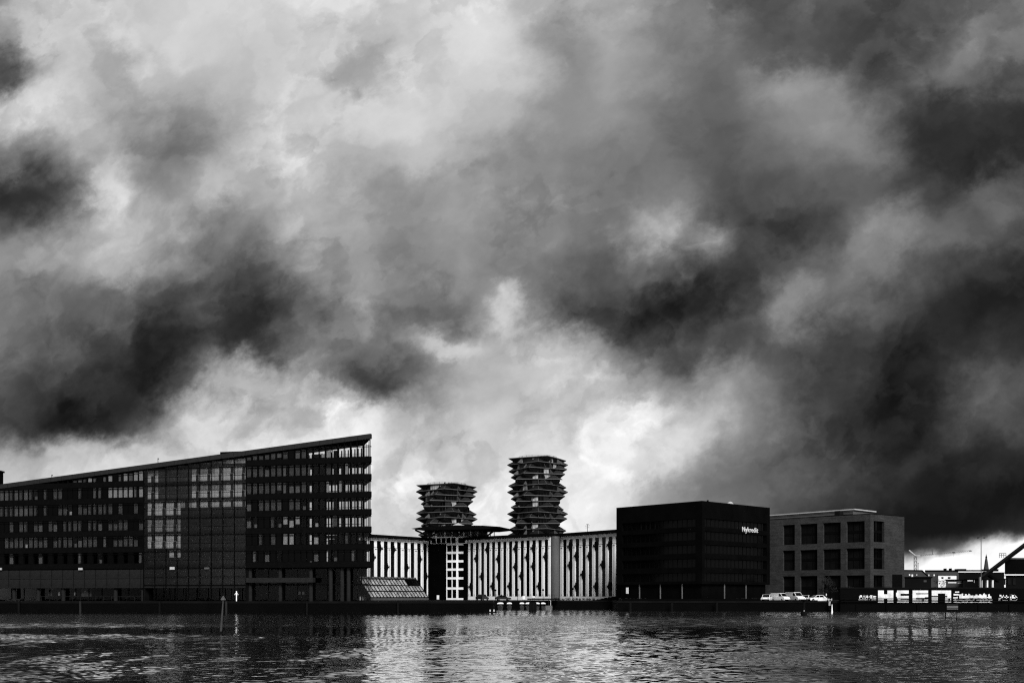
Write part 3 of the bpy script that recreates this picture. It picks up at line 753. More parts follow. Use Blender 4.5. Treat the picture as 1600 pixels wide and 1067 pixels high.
# ================================================================== centre: hotel of three striped wings round a glass entrance
def hotel():
    TOPZ = 19.25
    rnd = random.Random(8)
    def wing(F, strips, balc, ends, label, side, n0, n1):
        a, b = F.ux(n0), F.ux(n1)
        root = thing('hotel_wing', F.p((a + b) / 2, -6, LAND), label, 'hotel wing', 'striped hotel wings')
        MB().box(a, b, -12, 0, LAND, TOPZ - 1.0, F).build('wall', 'black_wall', root)
        MB().box(a - 0.4, b + 0.4, -12.5, 1.5, TOPZ - 0.75, TOPZ, F).build('roof', 'black_metal', root)
        MB().box(a, b, -0.2, 0.35, TOPZ - 1.55, TOPZ - 0.78, F).build('frieze', 'dirty_white', root)
        MB().box(a, b, 0, 0.36, LAND, LAND + 0.95, F).build('plinth', 'dirty_white', root)
        us = [F.ux(px) for px in strips]; pitch = (us[-1] - us[0]) / (len(us) - 1); sw = pitch * 0.57
        zsplit = TOPZ - 3.3
        edges = [(us[i] + sw / 2, us[i + 1] - sw / 2) for i in range(len(us) - 1)]
        edges = [(max(a, us[0] - pitch + sw / 2), us[0] - sw / 2)] + edges + [(us[-1] + sw / 2, min(b, us[-1] + pitch - sw / 2))]
        for e0, e1 in edges:
            if e1 - e0 < 0.3: continue
            m = MB(); m.box(e0, e1, 0, 0.30, LAND + 1.0, zsplit - 0.06, F); m.box(e0, e1, 0, 0.22, zsplit + 0.06, TOPZ - 1.56, F)
            m.k = 1
            c = e0 + (e1 - e0) * (0.58 if side > 0 else 0.42)
            m.box(c - 0.05, c + 0.05, 0.29, 0.315, LAND + 1.1, zsplit - 0.1, F)
            m.k = 2
            m.box(e0 + .2, e1 - .2, 0.29, 0.34, zsplit - 0.55, zsplit - 0.4, F); m.box(c - 0.12, c + 0.2, 0.29, 0.33, LAND + 1.3, LAND + 1.5, F)
            m.build('fin', ['fin_white', 'fin_seam', 'black_frame'], root)
        m = MB(); m.box(a, b, 0.0, 0.18, zsplit - 0.05, zsplit + 0.05, F); m.build('ledge', 'dark_metal', root)
        gw = MB(); gw.box(-sw / 2, sw / 2, 0, 0.08, 0, TOPZ - LAND - 2.6); 
        gme = gw.mesh('window_strip', 'glass_dark')
        bars = MB()
        for k in range(7): bars.box(-sw / 2, sw / 2, -0.05, 0.0, 1.2 + k * 2.05, 1.32 + k * 2.05)
        bme = bars.mesh('transom', 'dark_metal')
        for u in us:
            s = inst('window_strip', gme, root, F.p(u, 0.12, LAND + 1.0), F.rz)
            q = bpy.data.objects.new('transom', bme); COL.objects.link(q); q.parent = s; q['kind'] = 'stuff'
        # french balconies: a bulging dark cage with a lamp arm at one side
        bm_ = MB(); w = sw * 0.52
        prof = [(-w, 0), (-w, -0.30), (-w * 0.7, -0.42), (w * 0.7, -0.42), (w, -0.30), (w, 0)]
        bm_.prism([(x, y, 0.0) for x, y in prof], (0, 0, 1.05))
        bm_.prism([(x * 0.85, y * 0.8, 1.05) for x, y in prof], (0, 0, 0.55))
        bm_.prism([(x * 0.85, y * 0.7, -0.4) for x, y in prof], (0, 0, 0.4))
        bm_.box(w if side > 0 else -w - 0.30, w + 0.30 if side > 0 else -w, -0.38, -0.22, 0.4, 0.62)
        bm_.box((w + 0.28) * side - 0.05, (w + 0.28) * side + 0.05, -0.4, -0.2, 0.3, 0.85)
        bmesh_ = bm_.mesh('balcony', 'black_frame')
        for i, py in balc:
            u = us[i]; d = F.d(strips[i]); z = zp(py, d) - 0.75
            inst('balcony', bmesh_, root, F.p(u, 0.15, z), F.rz)
        for p0 in ends: p0(F, root)
        return F, root
    FL_ = Facade(578, 270, 668, 286.5)
    wing(FL_, [580.7, 591.2, 601.9, 612.4, 622.6, 633.3, 643.6, 653.8, 663.3],
         [(0, 869), (1, 855), (2, 884), (3, 857), (5, 885), (7, 872), (8, 898.5)], [],
         'white striped hotel wing beside the glass office block', 1, 560, 668.5)
    def roofbits(F, root):
        u = F.ux(612); MB().box(u - 4, u + 5, -6, -3, TOPZ, TOPZ + 0.35, F).build('roof_plant', 'black_metal', root)
    FM = Facade(733, 283, 862, 265)
    # wing behind the left tower
    FMs = [737.8, 746.4, 754.9, 763.4, 771.9, 780.7, 789.5, 798.5, 807.5, 816.8, 825.8, 835.3, 844.5, 854.5]
    wing(FM, FMs, [(0, 915), (1, 871), (2, 899), (3, 857), (4, 914), (5, 871.5), (5, 899), (7, 914), (8, 856), (8, 884), (9, 898), (10, 869), (11, 855), (11, 883), (12, 914), (13, 868)], [],
         'longest white striped hotel wing between the entrance and the curved stair', -1, 732.5, 860.5)
    FR = Facade(876, 267, 963, 251)
    def aerial(F, root):
        u = F.ux(900); m = MB(); m.tube(F.p(u, -4, TOPZ), F.p(u, -4, TOPZ + 2.4), 0.06)
        for k, w in ((1.5, .7), (2.0, .9), (2.35, .5)): m.tube(F.p(u - w, -4, TOPZ + k), F.p(u + w, -4, TOPZ + k), 0.04, n=5)
        m.build('roof_aerial', 'black_metal', root)
    wing(FR, [883.5, 893, 903.2, 913.5, 923.5, 933.7, 944.4, 954.9],
         [(1, 852), (1, 881.5), (2, 867), (2, 914.5), (3, 896), (4, 867), (5, 851), (5, 914.5), (6, 880.5), (7, 850), (7, 914.5)], [aerial],
         'white striped hotel wing next to the black office cube', -1, 876.5, 985)
    # curved stair drum between the two right wings
    st = thing('stair_drum', gp(868, 268) + Vector((0, 0, LAND)), 'curved grey concrete stair drum between two striped wings', 'stair tower')
    c = gp(867.5, 265.6); m = MB()
    m.lathe([(1.15, LAND), (1.15, 17.9)], c, 28); m.build('drum', 'concrete', st)
    MB().lathe([(1.2, 17.9), (1.2, 18.5)], c, 28).build('cap', 'mid_metal', st)
    d0 = gp(874.3, 267.2)
    MB().box(d0.x - 0.55, d0.x + 0.55, d0.y - 0.2, d0.y + 3, LAND, 18.2).build('window_strip', 'glass_dark', st)
    # entrance block
    T = Facade(668, 286.5, 733, 283)
    root = thing('hotel_entrance', T.p(T.len / 2, -5, LAND), 'hotel entrance block with dark glass and a white window grid under the wide roof', 'hotel entrance')
    X = T.ux; Z = lambda py: zp(py, 285)
    MB().box(0.1, T.len - .1, -10, -0.8, LAND, Z(838.5), T).build('wall', 'black_wall', root)
    n = 3
    for i in range(n):
        for k in range(6):
            a = X(670.3) + (X(697.5) - X(670.3)) / n * i; b = a + (X(697.5) - X(670.3)) / n
            z0 = LAND + (Z(849.5) - LAND) / 6 * k; z1 = LAND + (Z(849.5) - LAND) / 6 * (k + 1)
            MB().box(a + .06, b - .06, 0.5, 0.58, z0 + .06, z1 - .06, T).build('glass_panel', 'glass_dark', root)
    MB().box(X(670.3), X(697.5), -0.8, 0.46, LAND, Z(849.5), T).build('glass_block', 'black_frame', root)
    MB().box(X(684), X(687.5), 0.6, 0.8, Z(936), Z(929.5), T).build('lit_sign', 'dirty_white', root)
    rows = [850.0, 863.2, 876.6, 889.4, 903, 918.8, 935.5]
    cols = [(698.6, 706.0), (707.2, 713.4), (716.4, 723.9)]
    for a, b in ((697.7, 698.9), (706.0, 707.2)): MB().box(X(a), X(b), -0.8, 0.18, LAND, Z(850), T).build('pillar', 'dirty_white', root)
    MB().box(X(713.6), X(716.0), -0.8, 0.42, LAND, Z(838.5), T).build('corner_pillar', 'fin_white', root)
    for r, py in enumerate(rows):
        for a, b in ((697.7, 713.5), (716.1, 724.2)):
            MB().box(X(a), X(b), -0.8, 0.26, max(LAND, Z(py + (3 if r == 6 else 1.9))), Z(py - 1.6), T).build('floor_band', 'dirty_white', root)
    for (a, b) in cols:
        for r in range(6):
            w = MB().box(X(a), X(b), -0.75, -0.1, Z(rows[r + 1] - 1.7), Z(rows[r] + 2.0), T).build('window', 'black_frame', root)
            MB().box(X(a) + .12, X(b) - .12, -0.09, -0.05, Z(rows[r + 1] - 1.7) + .1, Z(rows[r] + 2.0) - .1, T).build('pane', 'glass_dark', w)
    MB().box(X(724.4), X(733), -0.8, 0.1, LAND, Z(849), T).build('glass_shaft', 'glass_dark', root)
    MB().box(X(673), X(731), -0.8, 0.3, Z(849.2), Z(838.2), T).build('top_storey', 'fin_white', root)
    for i in range(5):
        a = 675.4 + i * 7.7
        w = MB().box(X(a), X(a + 6.0), 0.31, 0.36, Z(848.6), Z(840.2), T).build('window', 'black_frame', root)
        MB().box(X(a) + .1, X(a + 6) - .1, 0.37, 0.40, Z(848.2), Z(840.7), T).build('pane', 'glass_dark', w)
    MB().box(X(717), X(727), 0.31, 0.4, Z(848.6), Z(840.5), T).build('balcony_recess', 'black_frame', root)
    # attic and wide cantilever roof on V struts
    A = Facade(655, 283, 790, 276); XA = A.ux; ZA = lambda py: zp(py, 281)
    MB().box(XA(672), XA(745), -9, -5.2, ZA(839), ZA(828), A).build('attic', 'interior', root)
    px = 673
    while px < 744:
        MB().box(XA(px), XA(px + 2.6), -5.2, -5.0, ZA(837.5), ZA(829), A).build('attic_pane', 'curtain' if (int(px * 7) % 3) else 'light_metal', root); px += 3.7  # light behind the attic put into the pale pane colours
    m = MB()
    for px in (748, 752, 757, 763): m.box(XA(px), XA(px + .9), -5.2, -5.0, ZA(838), ZA(828), A)
    m.build('attic_post', 'black_metal', root)
    pts = [A.p(XA(649), 3.0, ZA(825.6)), A.p(XA(668), 3.0, ZA(823.2)), A.p(XA(715), 3.0, ZA(821.8)), A.p(XA(760), 3.0, ZA(823.2)), A.p(XA(786), 3.0, ZA(825.4)),
           A.p(XA(784), 3.0, ZA(826.6)), A.p(XA(762), 3.0, ZA(828.6)), A.p(XA(668), 3.0, ZA(828.6)), A.p(XA(651), 3.0, ZA(826.4))]
    MB().prism(pts, -A.n * 14).build('canopy_roof', 'black_metal', root)
    for base, tops in ((675, (652, 693)), (714.5, (700, 733)), (764, (745, 779))):
        for tp in tops:
            MB().tube(A.p(XA(base), 1.5, ZA(838.5)), A.p(XA(tp), 1.5, ZA(827.5)), 0.26, n=6).build('strut', 'black_metal', root)
    MB().box(XA(672.5), XA(677), 1.0, 2.0, ZA(839), ZA(827), A).build('post', 'black_metal', root)
    MB().box(XA(712.5), XA(717), 1.0, 2.0, ZA(839), ZA(827), A).build('post', 'black_metal', root)
    b0, b1 = XA(708), XA(727); zt = ZA(822.5); ap = A.p(XA(716), 0, ZA(817.2))
    m = MB(); q = [A.p(b0, 2, zt), A.p(b1, 2, zt), A.p(b1, -3, zt), A.p(b0, -3, zt)]
    for i in range(4): m.quad(q[i], q[(i + 1) % 4], ap)
    m.quad(*q); m.build('roof_light', 'light_metal', root)
    # lean-to glasshouse in front of the first wing
    gh = thing('glasshouse', FL_.p(6, 3, LAND), 'lean-to glasshouse with sloping panes in front of the striped wing', 'greenhouse')
    u0, u1 = FL_.ux(556), FL_.ux(645.5); zt_, zb_ = zp(901.5, 275), LAND + 0.5; NN = 5.2
    def gpnt(u, s): return FL_.p(u, 0.7 + NN * s, zt_ + (zb_ - zt_) * s)
    nrm = (gpnt(0, 1) - gpnt(0, 0)).cross(FL_.u).normalized(); nrm = nrm if nrm.z > 0 else -nrm
    nc = 18; sp = [0.10, 0.40, 0.68, 0.97]
    m = MB(); m.prism([gpnt(u0, 0) - nrm * .5, gpnt(u1, 0) - nrm * .5, gpnt(u1, 1) - nrm * .5, gpnt(u0, 1) - nrm * .5], nrm * 0.1); m.build('dark_backing', 'interior', gh)  # dark sheet added behind the panes for the dark inside
    MB().prism([gpnt(u1, 0.0), gpnt(u1, 1.0), FL_.p(u1, 0.7 + NN, LAND), FL_.p(u1, 0.7, LAND)], FL_.u * 0.08).build('gable', 'interior', gh)
    for j in range(nc):
        a = u0 + (u1 - u0) / nc * j; b = u0 + (u1 - u0) / nc * (j + 1)
        MB().prism([gpnt(a + .03, 0.0), gpnt(b - .03, 0.0), gpnt(b - .03, 0.085), gpnt(a + .03, 0.085)], nrm * 0.08).build('ridge_panel', 'mid_metal', gh)
        for k in range(3):
            dark = j >= nc - 4 and k == 0
            MB().prism([gpnt(a + .14, sp[k] + .025), gpnt(b - .14, sp[k] + .025), gpnt(b - .14, sp[k + 1] - .025), gpnt(a + .14, sp[k + 1] - .025)], nrm * 0.05).build('glass_pane', 'glass_dark' if dark else 'glass_sky_mottle', gh)
    m = MB()
    for j in range(nc + 1):
        a = u0 + (u1 - u0) / nc * j
        m.prism([gpnt(a - .08, 0.0) + nrm * .01, gpnt(a + .08, 0.0) + nrm * .01, gpnt(a + .08, 1.0) + nrm * .01, gpnt(a - .08, 1.0) + nrm * .01], nrm * 0.14)
    for s in (0.09, 0.40, 0.68, 0.98):
        m.prism([gpnt(u0, s - .014) + nrm * .02, gpnt(u1, s - .014) + nrm * .02, gpnt(u1, s + .014) + nrm * .02, gpnt(u0, s + .014) + nrm * .02], nrm * 0.1)
    m.build('glazing_bars', 'black_metal', gh)
    m = MB(); m.box(u0, u1, NN + 0.5, NN + 0.8, LAND, LAND + 0.55, FL_); m.build('sill_wall', 'mid_metal', gh)
hotel()

# ================================================================== two round towers with pointed balconies
def cactus_tower(px, d, pytop, label, phase, step=24.0):
    base = gp(px, d); top = zp(pytop, d); H = 3.03; RC, RT = 12.3, 17.0
    root = thing('round_tower', base + Vector((0, 0, LAND)), label, 'residential tower', 'twin towers with pointed balconies')
    nf = int((top - LAND) / H); z0 = top - nf * H
    MB().lathe([(RC - 0.7, LAND), (RC - 0.7, top - 0.2)], base, 24).build('core', 'cactus_core', root)
    MB().lathe([(RC - 0.2, top - 0.35), (RC - 0.2, top + 0.05)], base, 24).build('roof', 'dark_metal', root)
    m = MB()
    for i in range(20):
        t = math.radians(18 * i); c = base + Vector((math.cos(t), math.sin(t), 0)) * 10.6
        m.tube(c + Vector((0, 0, top)), c + Vector((0, 0, top + 1.3)), 0.07, n=5)
    for zz in (0.8, 1.3):
        for i in range(20):
            t = math.radians(18 * i); t2 = math.radians(18 * (i + 1))
            m.tube(base + Vector((math.cos(t) * 10.6, math.sin(t) * 10.6, top + zz)), base + Vector((math.cos(t2) * 10.6, math.sin(t2) * 10.6, top + zz)), 0.06, n=4)
    m.build('roof_railing', 'dark_metal', root)
    for x0, x1, h in ((-3.4, -1.2, .9), (-1.0, 1.2, 1.2), (1.8, 3.2, 1.0)) if nf > 22 else ((-2.4, 2.2, .5), (-1.3, -.7, 1.6), (1.0, 1.6, 1.5)):
        MB().box(base.x + x0, base.x + x1, base.y - 3, base.y, top + 0.05, top + 0.3 + h).build('roof_plant', 'black_metal', root)
    # shared meshes: square floor slab with a pale rim, pointed corner balcony, window bay
    sl = MB(); R2 = RT
    pts = []
    for k in range(8):
        t = math.radians(45 * k); r = (RC + 0.25) if k % 2 else R2; pts.append((r * math.cos(t), r * math.sin(t)))
    sl.prism([(x, y, -0.16) for x, y in pts], (0, 0, 0.32)); sl.prism([(RC * 1.005 * math.cos(i * math.pi / 12), RC * 1.005 * math.sin(i * math.pi / 12), -0.13) for i in range(24)], (0, 0, 0.26))
    slab = sl.mesh('floor_slab', 'cactus_edge')
    def cone(sgn, hh):
        b = MB(); a = math.radians(25); r = RC + 0.1
        T = (RT - 0.15, 0, 0.17 * sgn); A = (r * math.cos(a), r * math.sin(a), 0.17 * sgn); B = (r * math.cos(a), -r * math.sin(a), 0.17 * sgn)
        a2 = math.radians(7)
        U = (r * math.cos(a2), r * math.sin(a2), hh * sgn); V = (r * math.cos(a2), -r * math.sin(a2), hh * sgn)
        b.quad(T, A, U); b.quad(T, U, V); b.quad(T, V, B)
        b.k = 1; b.tube(T, ((U[0] + V[0]) / 2 + .05, 0, U[2]), .11, n=4)
        return b.mesh('balcony', ['cactus_shell', 'cactus_edge'])
    up, dn = cone(1, H * 0.80), cone(-1, H * 0.80)
    TWIST = [17, 0, -17, -28, 45, 16, 0, -28, 45, 28, 0, -16, 45]
    rail = MB(); a0 = Vector((RT - 0.4, 0, 0)); 
    seg = 24; ang = 2 * math.pi / seg; wv = 2 * (RC - 0.62) * math.tan(ang / 2)
    wm = {}
    for mt in ('glass_dark', 'cactus_curtain', 'cactus_core'):
        b = MB(); b.box(-0.06, 0.0, -wv / 2 + .1, wv / 2 - .1, 0.25, H - .25); b.k = 1
        b.box(-0.06, 0.07, -wv / 2, -wv / 2 + .1, 0.1, H - .1); b.box(-0.04, 0.05, -.05, .05, 0.25, H - .25)
        wm[mt] = b.mesh('window', [mt, 'cactus_shell'])
    wd = MB().prism([(0, 0, 0), (3.4, 0, 0), (0, 0, H - 0.35)], (0, 0.12, 0)).mesh('balcony_divider', 'cactus_edge')
    rnd = random.Random(int(px)); colmat = {}
    first = max(0, nf - (16 if nf > 22 else 12))
    for f in range(first, nf + 1):
        z = z0 + f * H; rot = math.radians(phase + TWIST[(nf - f) % len(TWIST)])
        inst('floor_slab', slab, root, base + Vector((0, 0, z)), rot)
        for k in range(4):
            t = rot + k * math.pi / 2
            if f < nf: inst('balcony', up, root, base + Vector((0, 0, z)), t)
            if f > first: inst('balcony', dn, root, base + Vector((0, 0, z)), t)
        if f < nf:
            for k in range(seg):
                t = (k + 0.5) * ang; dr = Vector((math.cos(t), math.sin(t), 0))
                if dr.y > 0.25: continue
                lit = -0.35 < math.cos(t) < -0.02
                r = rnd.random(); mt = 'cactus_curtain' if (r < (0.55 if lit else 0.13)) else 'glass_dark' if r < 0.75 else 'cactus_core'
                inst('window', wm[mt], root, base + dr * (RC - 0.62) + Vector((0, 0, z)), t)
            for k in range(3):
                t = math.radians(rnd.choice((205, 222, 238, 255, 270, 285, 302, 318, 335)))
                inst('balcony_divider', wd, root, base + Vector((math.cos(t), math.sin(t), 0)) * (RC - 0.5) + Vector((0, 0, z + 0.16)), t)
cactus_tower(698, 565, 759.5, 'shorter round tower of pointed balconies above the hotel entrance roof', 180)
cactus_tower(840, 572, 718, 'taller round tower of pointed balconies behind the striped hotel', 180)

# ================================================================== black office cube with the lit name sign
def office_cube():
    A = Facade(963, 229, 1097, 212); B = Facade(1097, 212, 1203, 229)
    za = A.z(1097, 782)
    root = thing('office_cube', A.p(A.len, -8, LAND), 'black office cube with ribbon windows and a small white name sign', 'office building')
    apex = [A.p(0, 0, 0), A.p(A.len, 0, 0), B.p(B.len, 0, 0), B.p(B.len, 0, 0) + (A.p(0, 0, 0) - A.p(A.len, 0, 0))]
    cen = sum(apex, Vector()) / 4
    ins = [q + (cen - q).normalized() * 1.0 for q in apex]
    MB().prism([q + Vector((0, 0, LAND)) for q in ins], (0, 0, za - LAND - 0.5)).build('body', 'black_wall', root)
    MB().prism([q + Vector((0, 0, za - 0.35)) for q in [q + (cen - q).normalized() * 0.3 for q in apex]], (0, 0, 0.2)).build('roof', 'black_metal', root)
    # ribbons from the picture (rows at the near corner), the same heights on both faces
    yc = [(809, 822), (829, 843), (850, 864), (872, 886), (894, 908)]
    rib = [(zp(b, 212), zp(a, 212)) for a, b in yc]
    lev = [LAND + 3.6] + [v for r in rib[::-1] for v in r] + [za]
    for F, pads in ((A, (1.6, 1.7)), (B, (0.9, 1.2))):
        edges = [(lev[i], lev[i + 1]) for i in range(0, len(lev), 2)]
        for z0, z1 in edges: MB().box(0.02, F.len - 0.02, -0.9, 0, z0, z1, F).build('spandrel', 'black_wall', root)
        for z0, z1 in rib:
            for a, b in ((0.02, pads[0]), (F.len - pads[1], F.len - 0.02)): MB().box(a, b, -0.9, -0.003, z0, z1, F).build('corner_pier', 'black_wall', root)
        n = 8; w = (F.len - sum(pads)) / n; h = rib[0][1] - rib[0][0]
        fr = MB(); fr.box(-w / 2, -w / 2 + .05, -.05, .1, 0, h); fr.box(w / 2 - .05, w / 2, -.05, .1, 0, h); fr.box(-w / 2 + .05, w / 2 - .05, -.05, .1, 0, .08); fr.box(-w / 2 + .05, w / 2 - .05, -.05, .1, h - .08, h)
        fr.box(-.03, .03, -.04, .09, .08, h - .08)
        fme = fr.mesh('window', 'black_frame'); pme = MB().box(-w / 2 + .05, w / 2 - .05, .02, .05, .08, h - .08).mesh('pane', 'glass_dark')
        for r, (z0, z1) in enumerate(rib):
            for i in range(n):
                o = inst('window', fme, root, F.p(pads[0] + (i + .5) * w, -0.5, z0), F.rz)
                o.scale.z = (z1 - z0) / h
                p = bpy.data.objects.new('pane', pme); COL.objects.link(p); p.parent = o
                if (F is A and r == 0 and i in (2, 3, 5)) or (F is B and r == 0 and i in (1, 2)):
                    MBl = MB(); MBl.box(-w / 2 + .1, -w / 2 + .22, .0, .02, .1, h - .1); MBl.box(.2, .32, .0, .02, .1, h - .1)
                    q = bpy.data.objects.new('blind_edge', MBl.mesh('blind_edge', 'dark_metal')); COL.objects.link(q); q.parent = o
    for px in (997, 1029.5, 1063.5): MB().tube(A.p(A.ux(px), -0.5, LAND), A.p(A.ux(px), -0.5, LAND + 3.6), 0.16, n=10).build('column', 'mid_metal', root)
    for px in (1135, 1168.5): MB().tube(B.p(B.ux(px), -0.5, LAND), B.p(B.ux(px), -0.5, LAND + 3.6), 0.16, n=10).build('column', 'mid_metal', root)
    u = A.ux(981); d = A.d(981)
    MB().box(u - 0.28, u + 0.28, 0.1, 0.3, zp(927, d), zp(917.5, d), A).build('entrance_sign', 'dirty_white', root)
    m = MB()
    for px in (1105.5, 1110, 1116, 1120): m.box(B.ux(px) - .1, B.ux(px) + .1, -0.95, -0.85, zp(922, 213), zp(920.8, 213), B)
    m.build('entrance_lamps', 'light_metal', root)
    # roof bits
    q = B.p(B.ux(1159), -3, za - .1); MB().lathe([(0.8, 0), (0.75, .5), (0.45, .85), (0.1, 1.0)], q, 12).build('roof_dome', 'light_metal', root)
    q = B.p(B.ux(1124), -3, za - .1); MB().tube(q, q + Vector((0, 0, .8)), 0.2, n=6).build('roof_vent', 'black_metal', root)
    # lettering
    cu = bpy.data.curves.new('lettering', 'FONT'); cu.body = 'Nykredit'; cu.size = 1.45; cu.extrude = 0.06; cu.offset = 0.0; cu.space_character = 1.08
    tmp = bpy.data.objects.new('lettering_tmp', cu); COL.objects.link(tmp)
    bpy.context.view_layer.update()
    me = bpy.data.meshes.new_from_object(tmp.evaluated_get(bpy.context.evaluated_depsgraph_get()))
    bpy.data.objects.remove(tmp); me.name = 'sign_lettering'
    xs = [v.co.x for v in me.vertices]; u0, u1 = B.ux(1158.8), B.ux(1183.2); k = (u1 - u0) / (max(xs) - min(xs))
    R = Matrix.Rotation(B.rz, 4, 'Z') @ Matrix.Rotation(math.pi / 2, 4, 'X') @ Matrix.Scale(k, 4)
    org = B.p(u0, 0.10, zp(831.0, B.d(1170))) - root.location
    me.transform(Matrix.Translation(org) @ R); me.materials.clear(); me.materials.append(M['sign_light'])
    o = bpy.data.objects.new('sign_lettering', me); COL.objects.link(o); o.parent = root
office_cube()

# ================================================================== brick building with deep square windows
def brick_house():
    A = Facade(1205, 253, 1360, 235); B = Facade(1360, 235, 1413, 243)
    zt = A.z(1360, 803)
    root = thing('brick_building', A.p(A.len, -8, LAND), 'brick block with rows of deep square windows and a pale rooftop storey', 'brick building')
    rows = [(813, 846), (855.5, 888.5), (898, 931)]
    zr = [(zp(b, 235), zp(a, 235)) for a, b in rows]
    zr[2] = (LAND + 0.1, zr[2][1])
    def face(F, cols, rws, umin, umax):
        bounds = [LAND] + [z for r in rws[::-1] for z in r] + [zt]
        m = MB()
        for i in range(0, len(bounds), 2):
            if bounds[i + 1] - bounds[i] > 0.05: m.box(umin, umax, -1.0, 0, bounds[i], bounds[i + 1], F)
        for z0, z1 in rws:
            u = umin
            for a, b in cols + [(umax, umax)]:
                if a - u > 0.02: m.box(u, a, -1.0, 0, z0, z1, F)
                u = b
        m.build('brick_wall', 'dark_brick', root)
        for z0, z1 in rws:
            for a, b in cols:
                w, h = b - a, z1 - z0
                fr = MB(); f = 0.12
                fr.box(a, a + f, -0.95, -0.6, z0, z1, F); fr.box(b - f, b, -0.95, -0.6, z0, z1, F); fr.box(a + f, b - f, -0.95, -0.6, z0, z0 + f, F); fr.box(a + f, b - f, -0.95, -0.6, z1 - f, z1, F)
                n = max(2, round(w / 1.4))
                for i in range(1, n): fr.box(a + w / n * i - .04, a + w / n * i + .04, -0.93, -0.62, z0 + f, z1 - f, F)
                fr.box(a + f, b - f, -0.92, -0.60, z0 + h * 0.44, z0 + h * 0.56, F)
                o = fr.build('window', 'black_frame', root)
                for k in range(2):
                    MB().box(a + f, b - f, -0.82, -0.78, z0 + f + (h * .56 - f) * k, z0 + h * .44 + (h * .56 - f) * k, F).build('pane', 'glass_dark', o)
    ca = [(A.ux(a), A.ux(b)) for a, b in ((1223.3, 1241.8), (1250.2, 1277), (1286, 1313.5), (1322.5, 1351))]
    face(A, ca, zr, -4, A.len)
    cb = [(B.ux(1365.2), B.ux(1381.8))]
    face(B, cb, zr, 0.0, B.len)
    u0, u1 = B.ux(1394), B.ux(1409.5)
    MB().box(u0, u1, 0.003, 0.06, LAND, zp(897, 241), B).build('service_door', 'black_frame', root)
    back = [A.p(-4, 0, 0), A.p(A.len, 0, 0), B.p(B.len, 0, 0), A.p(-4, 0, 0) + (B.p(B.len, 0, 0) - A.p(A.len, 0, 0))]
    cen = sum(back, Vector()) / 4
    MB().prism([q + (cen - q).normalized() * 1.6 + Vector((0, 0, LAND)) for q in back], (0, 0, zt - LAND - .6)).build('body', 'interior', root)
    MB().prism([q + (cen - q).normalized() * 0.1 + Vector((0, 0, zt)) for q in back], (0, 0, 0.18)).build('parapet_cap', 'black_frame', root)
    # rooftop storey in pale sheet metal with a thin bright roof edge
    pa = Facade(1200, 262, 1333, 243); pb = Facade(1333, 243, 1366, 250)
    zt2 = zp(794.5, 243)
    d = pb.p(pb.len, 0, 0) - pb.p(0, 0, 0)
    ring = [pa.p(-4, 0, 0), pa.p(pa.len, 0, 0), pb.p(pb.len, 0, 0), pa.p(-4, 0, 0) + d]
    MB().prism([q + Vector((0, 0, zt - .3)) for q in ring], (0, 0, zt2 - zt)).build('rooftop_storey', 'sheet', root)
    c2 = sum(ring, Vector()) / 4
    MB().prism([q + (q - c2).normalized() * 0.5 + Vector((0, 0, zt2 - .3)) for q in ring], (0, 0, 0.28)).build('roof_edge', 'light_metal', root)
    m = MB(); k = pa.len / 3
    for i in range(3): m.box(-4, pa.len, 0.0, 0.05, zt + .1 + i * .55, zt + .14 + i * .55, pa)
    m.build('cladding_joint', 'dark_metal', root)
    v = pa.ux(1314); MB().box(v - .7, v + .7, 0.1, 1.6, zt + 0.2, zp(797, 243), pa).build('roof_vent', 'dark_metal', root)
mat('sheet', 0.075, 0.6, var=0.12, scale=0.4, spec=0.3)
brick_house()

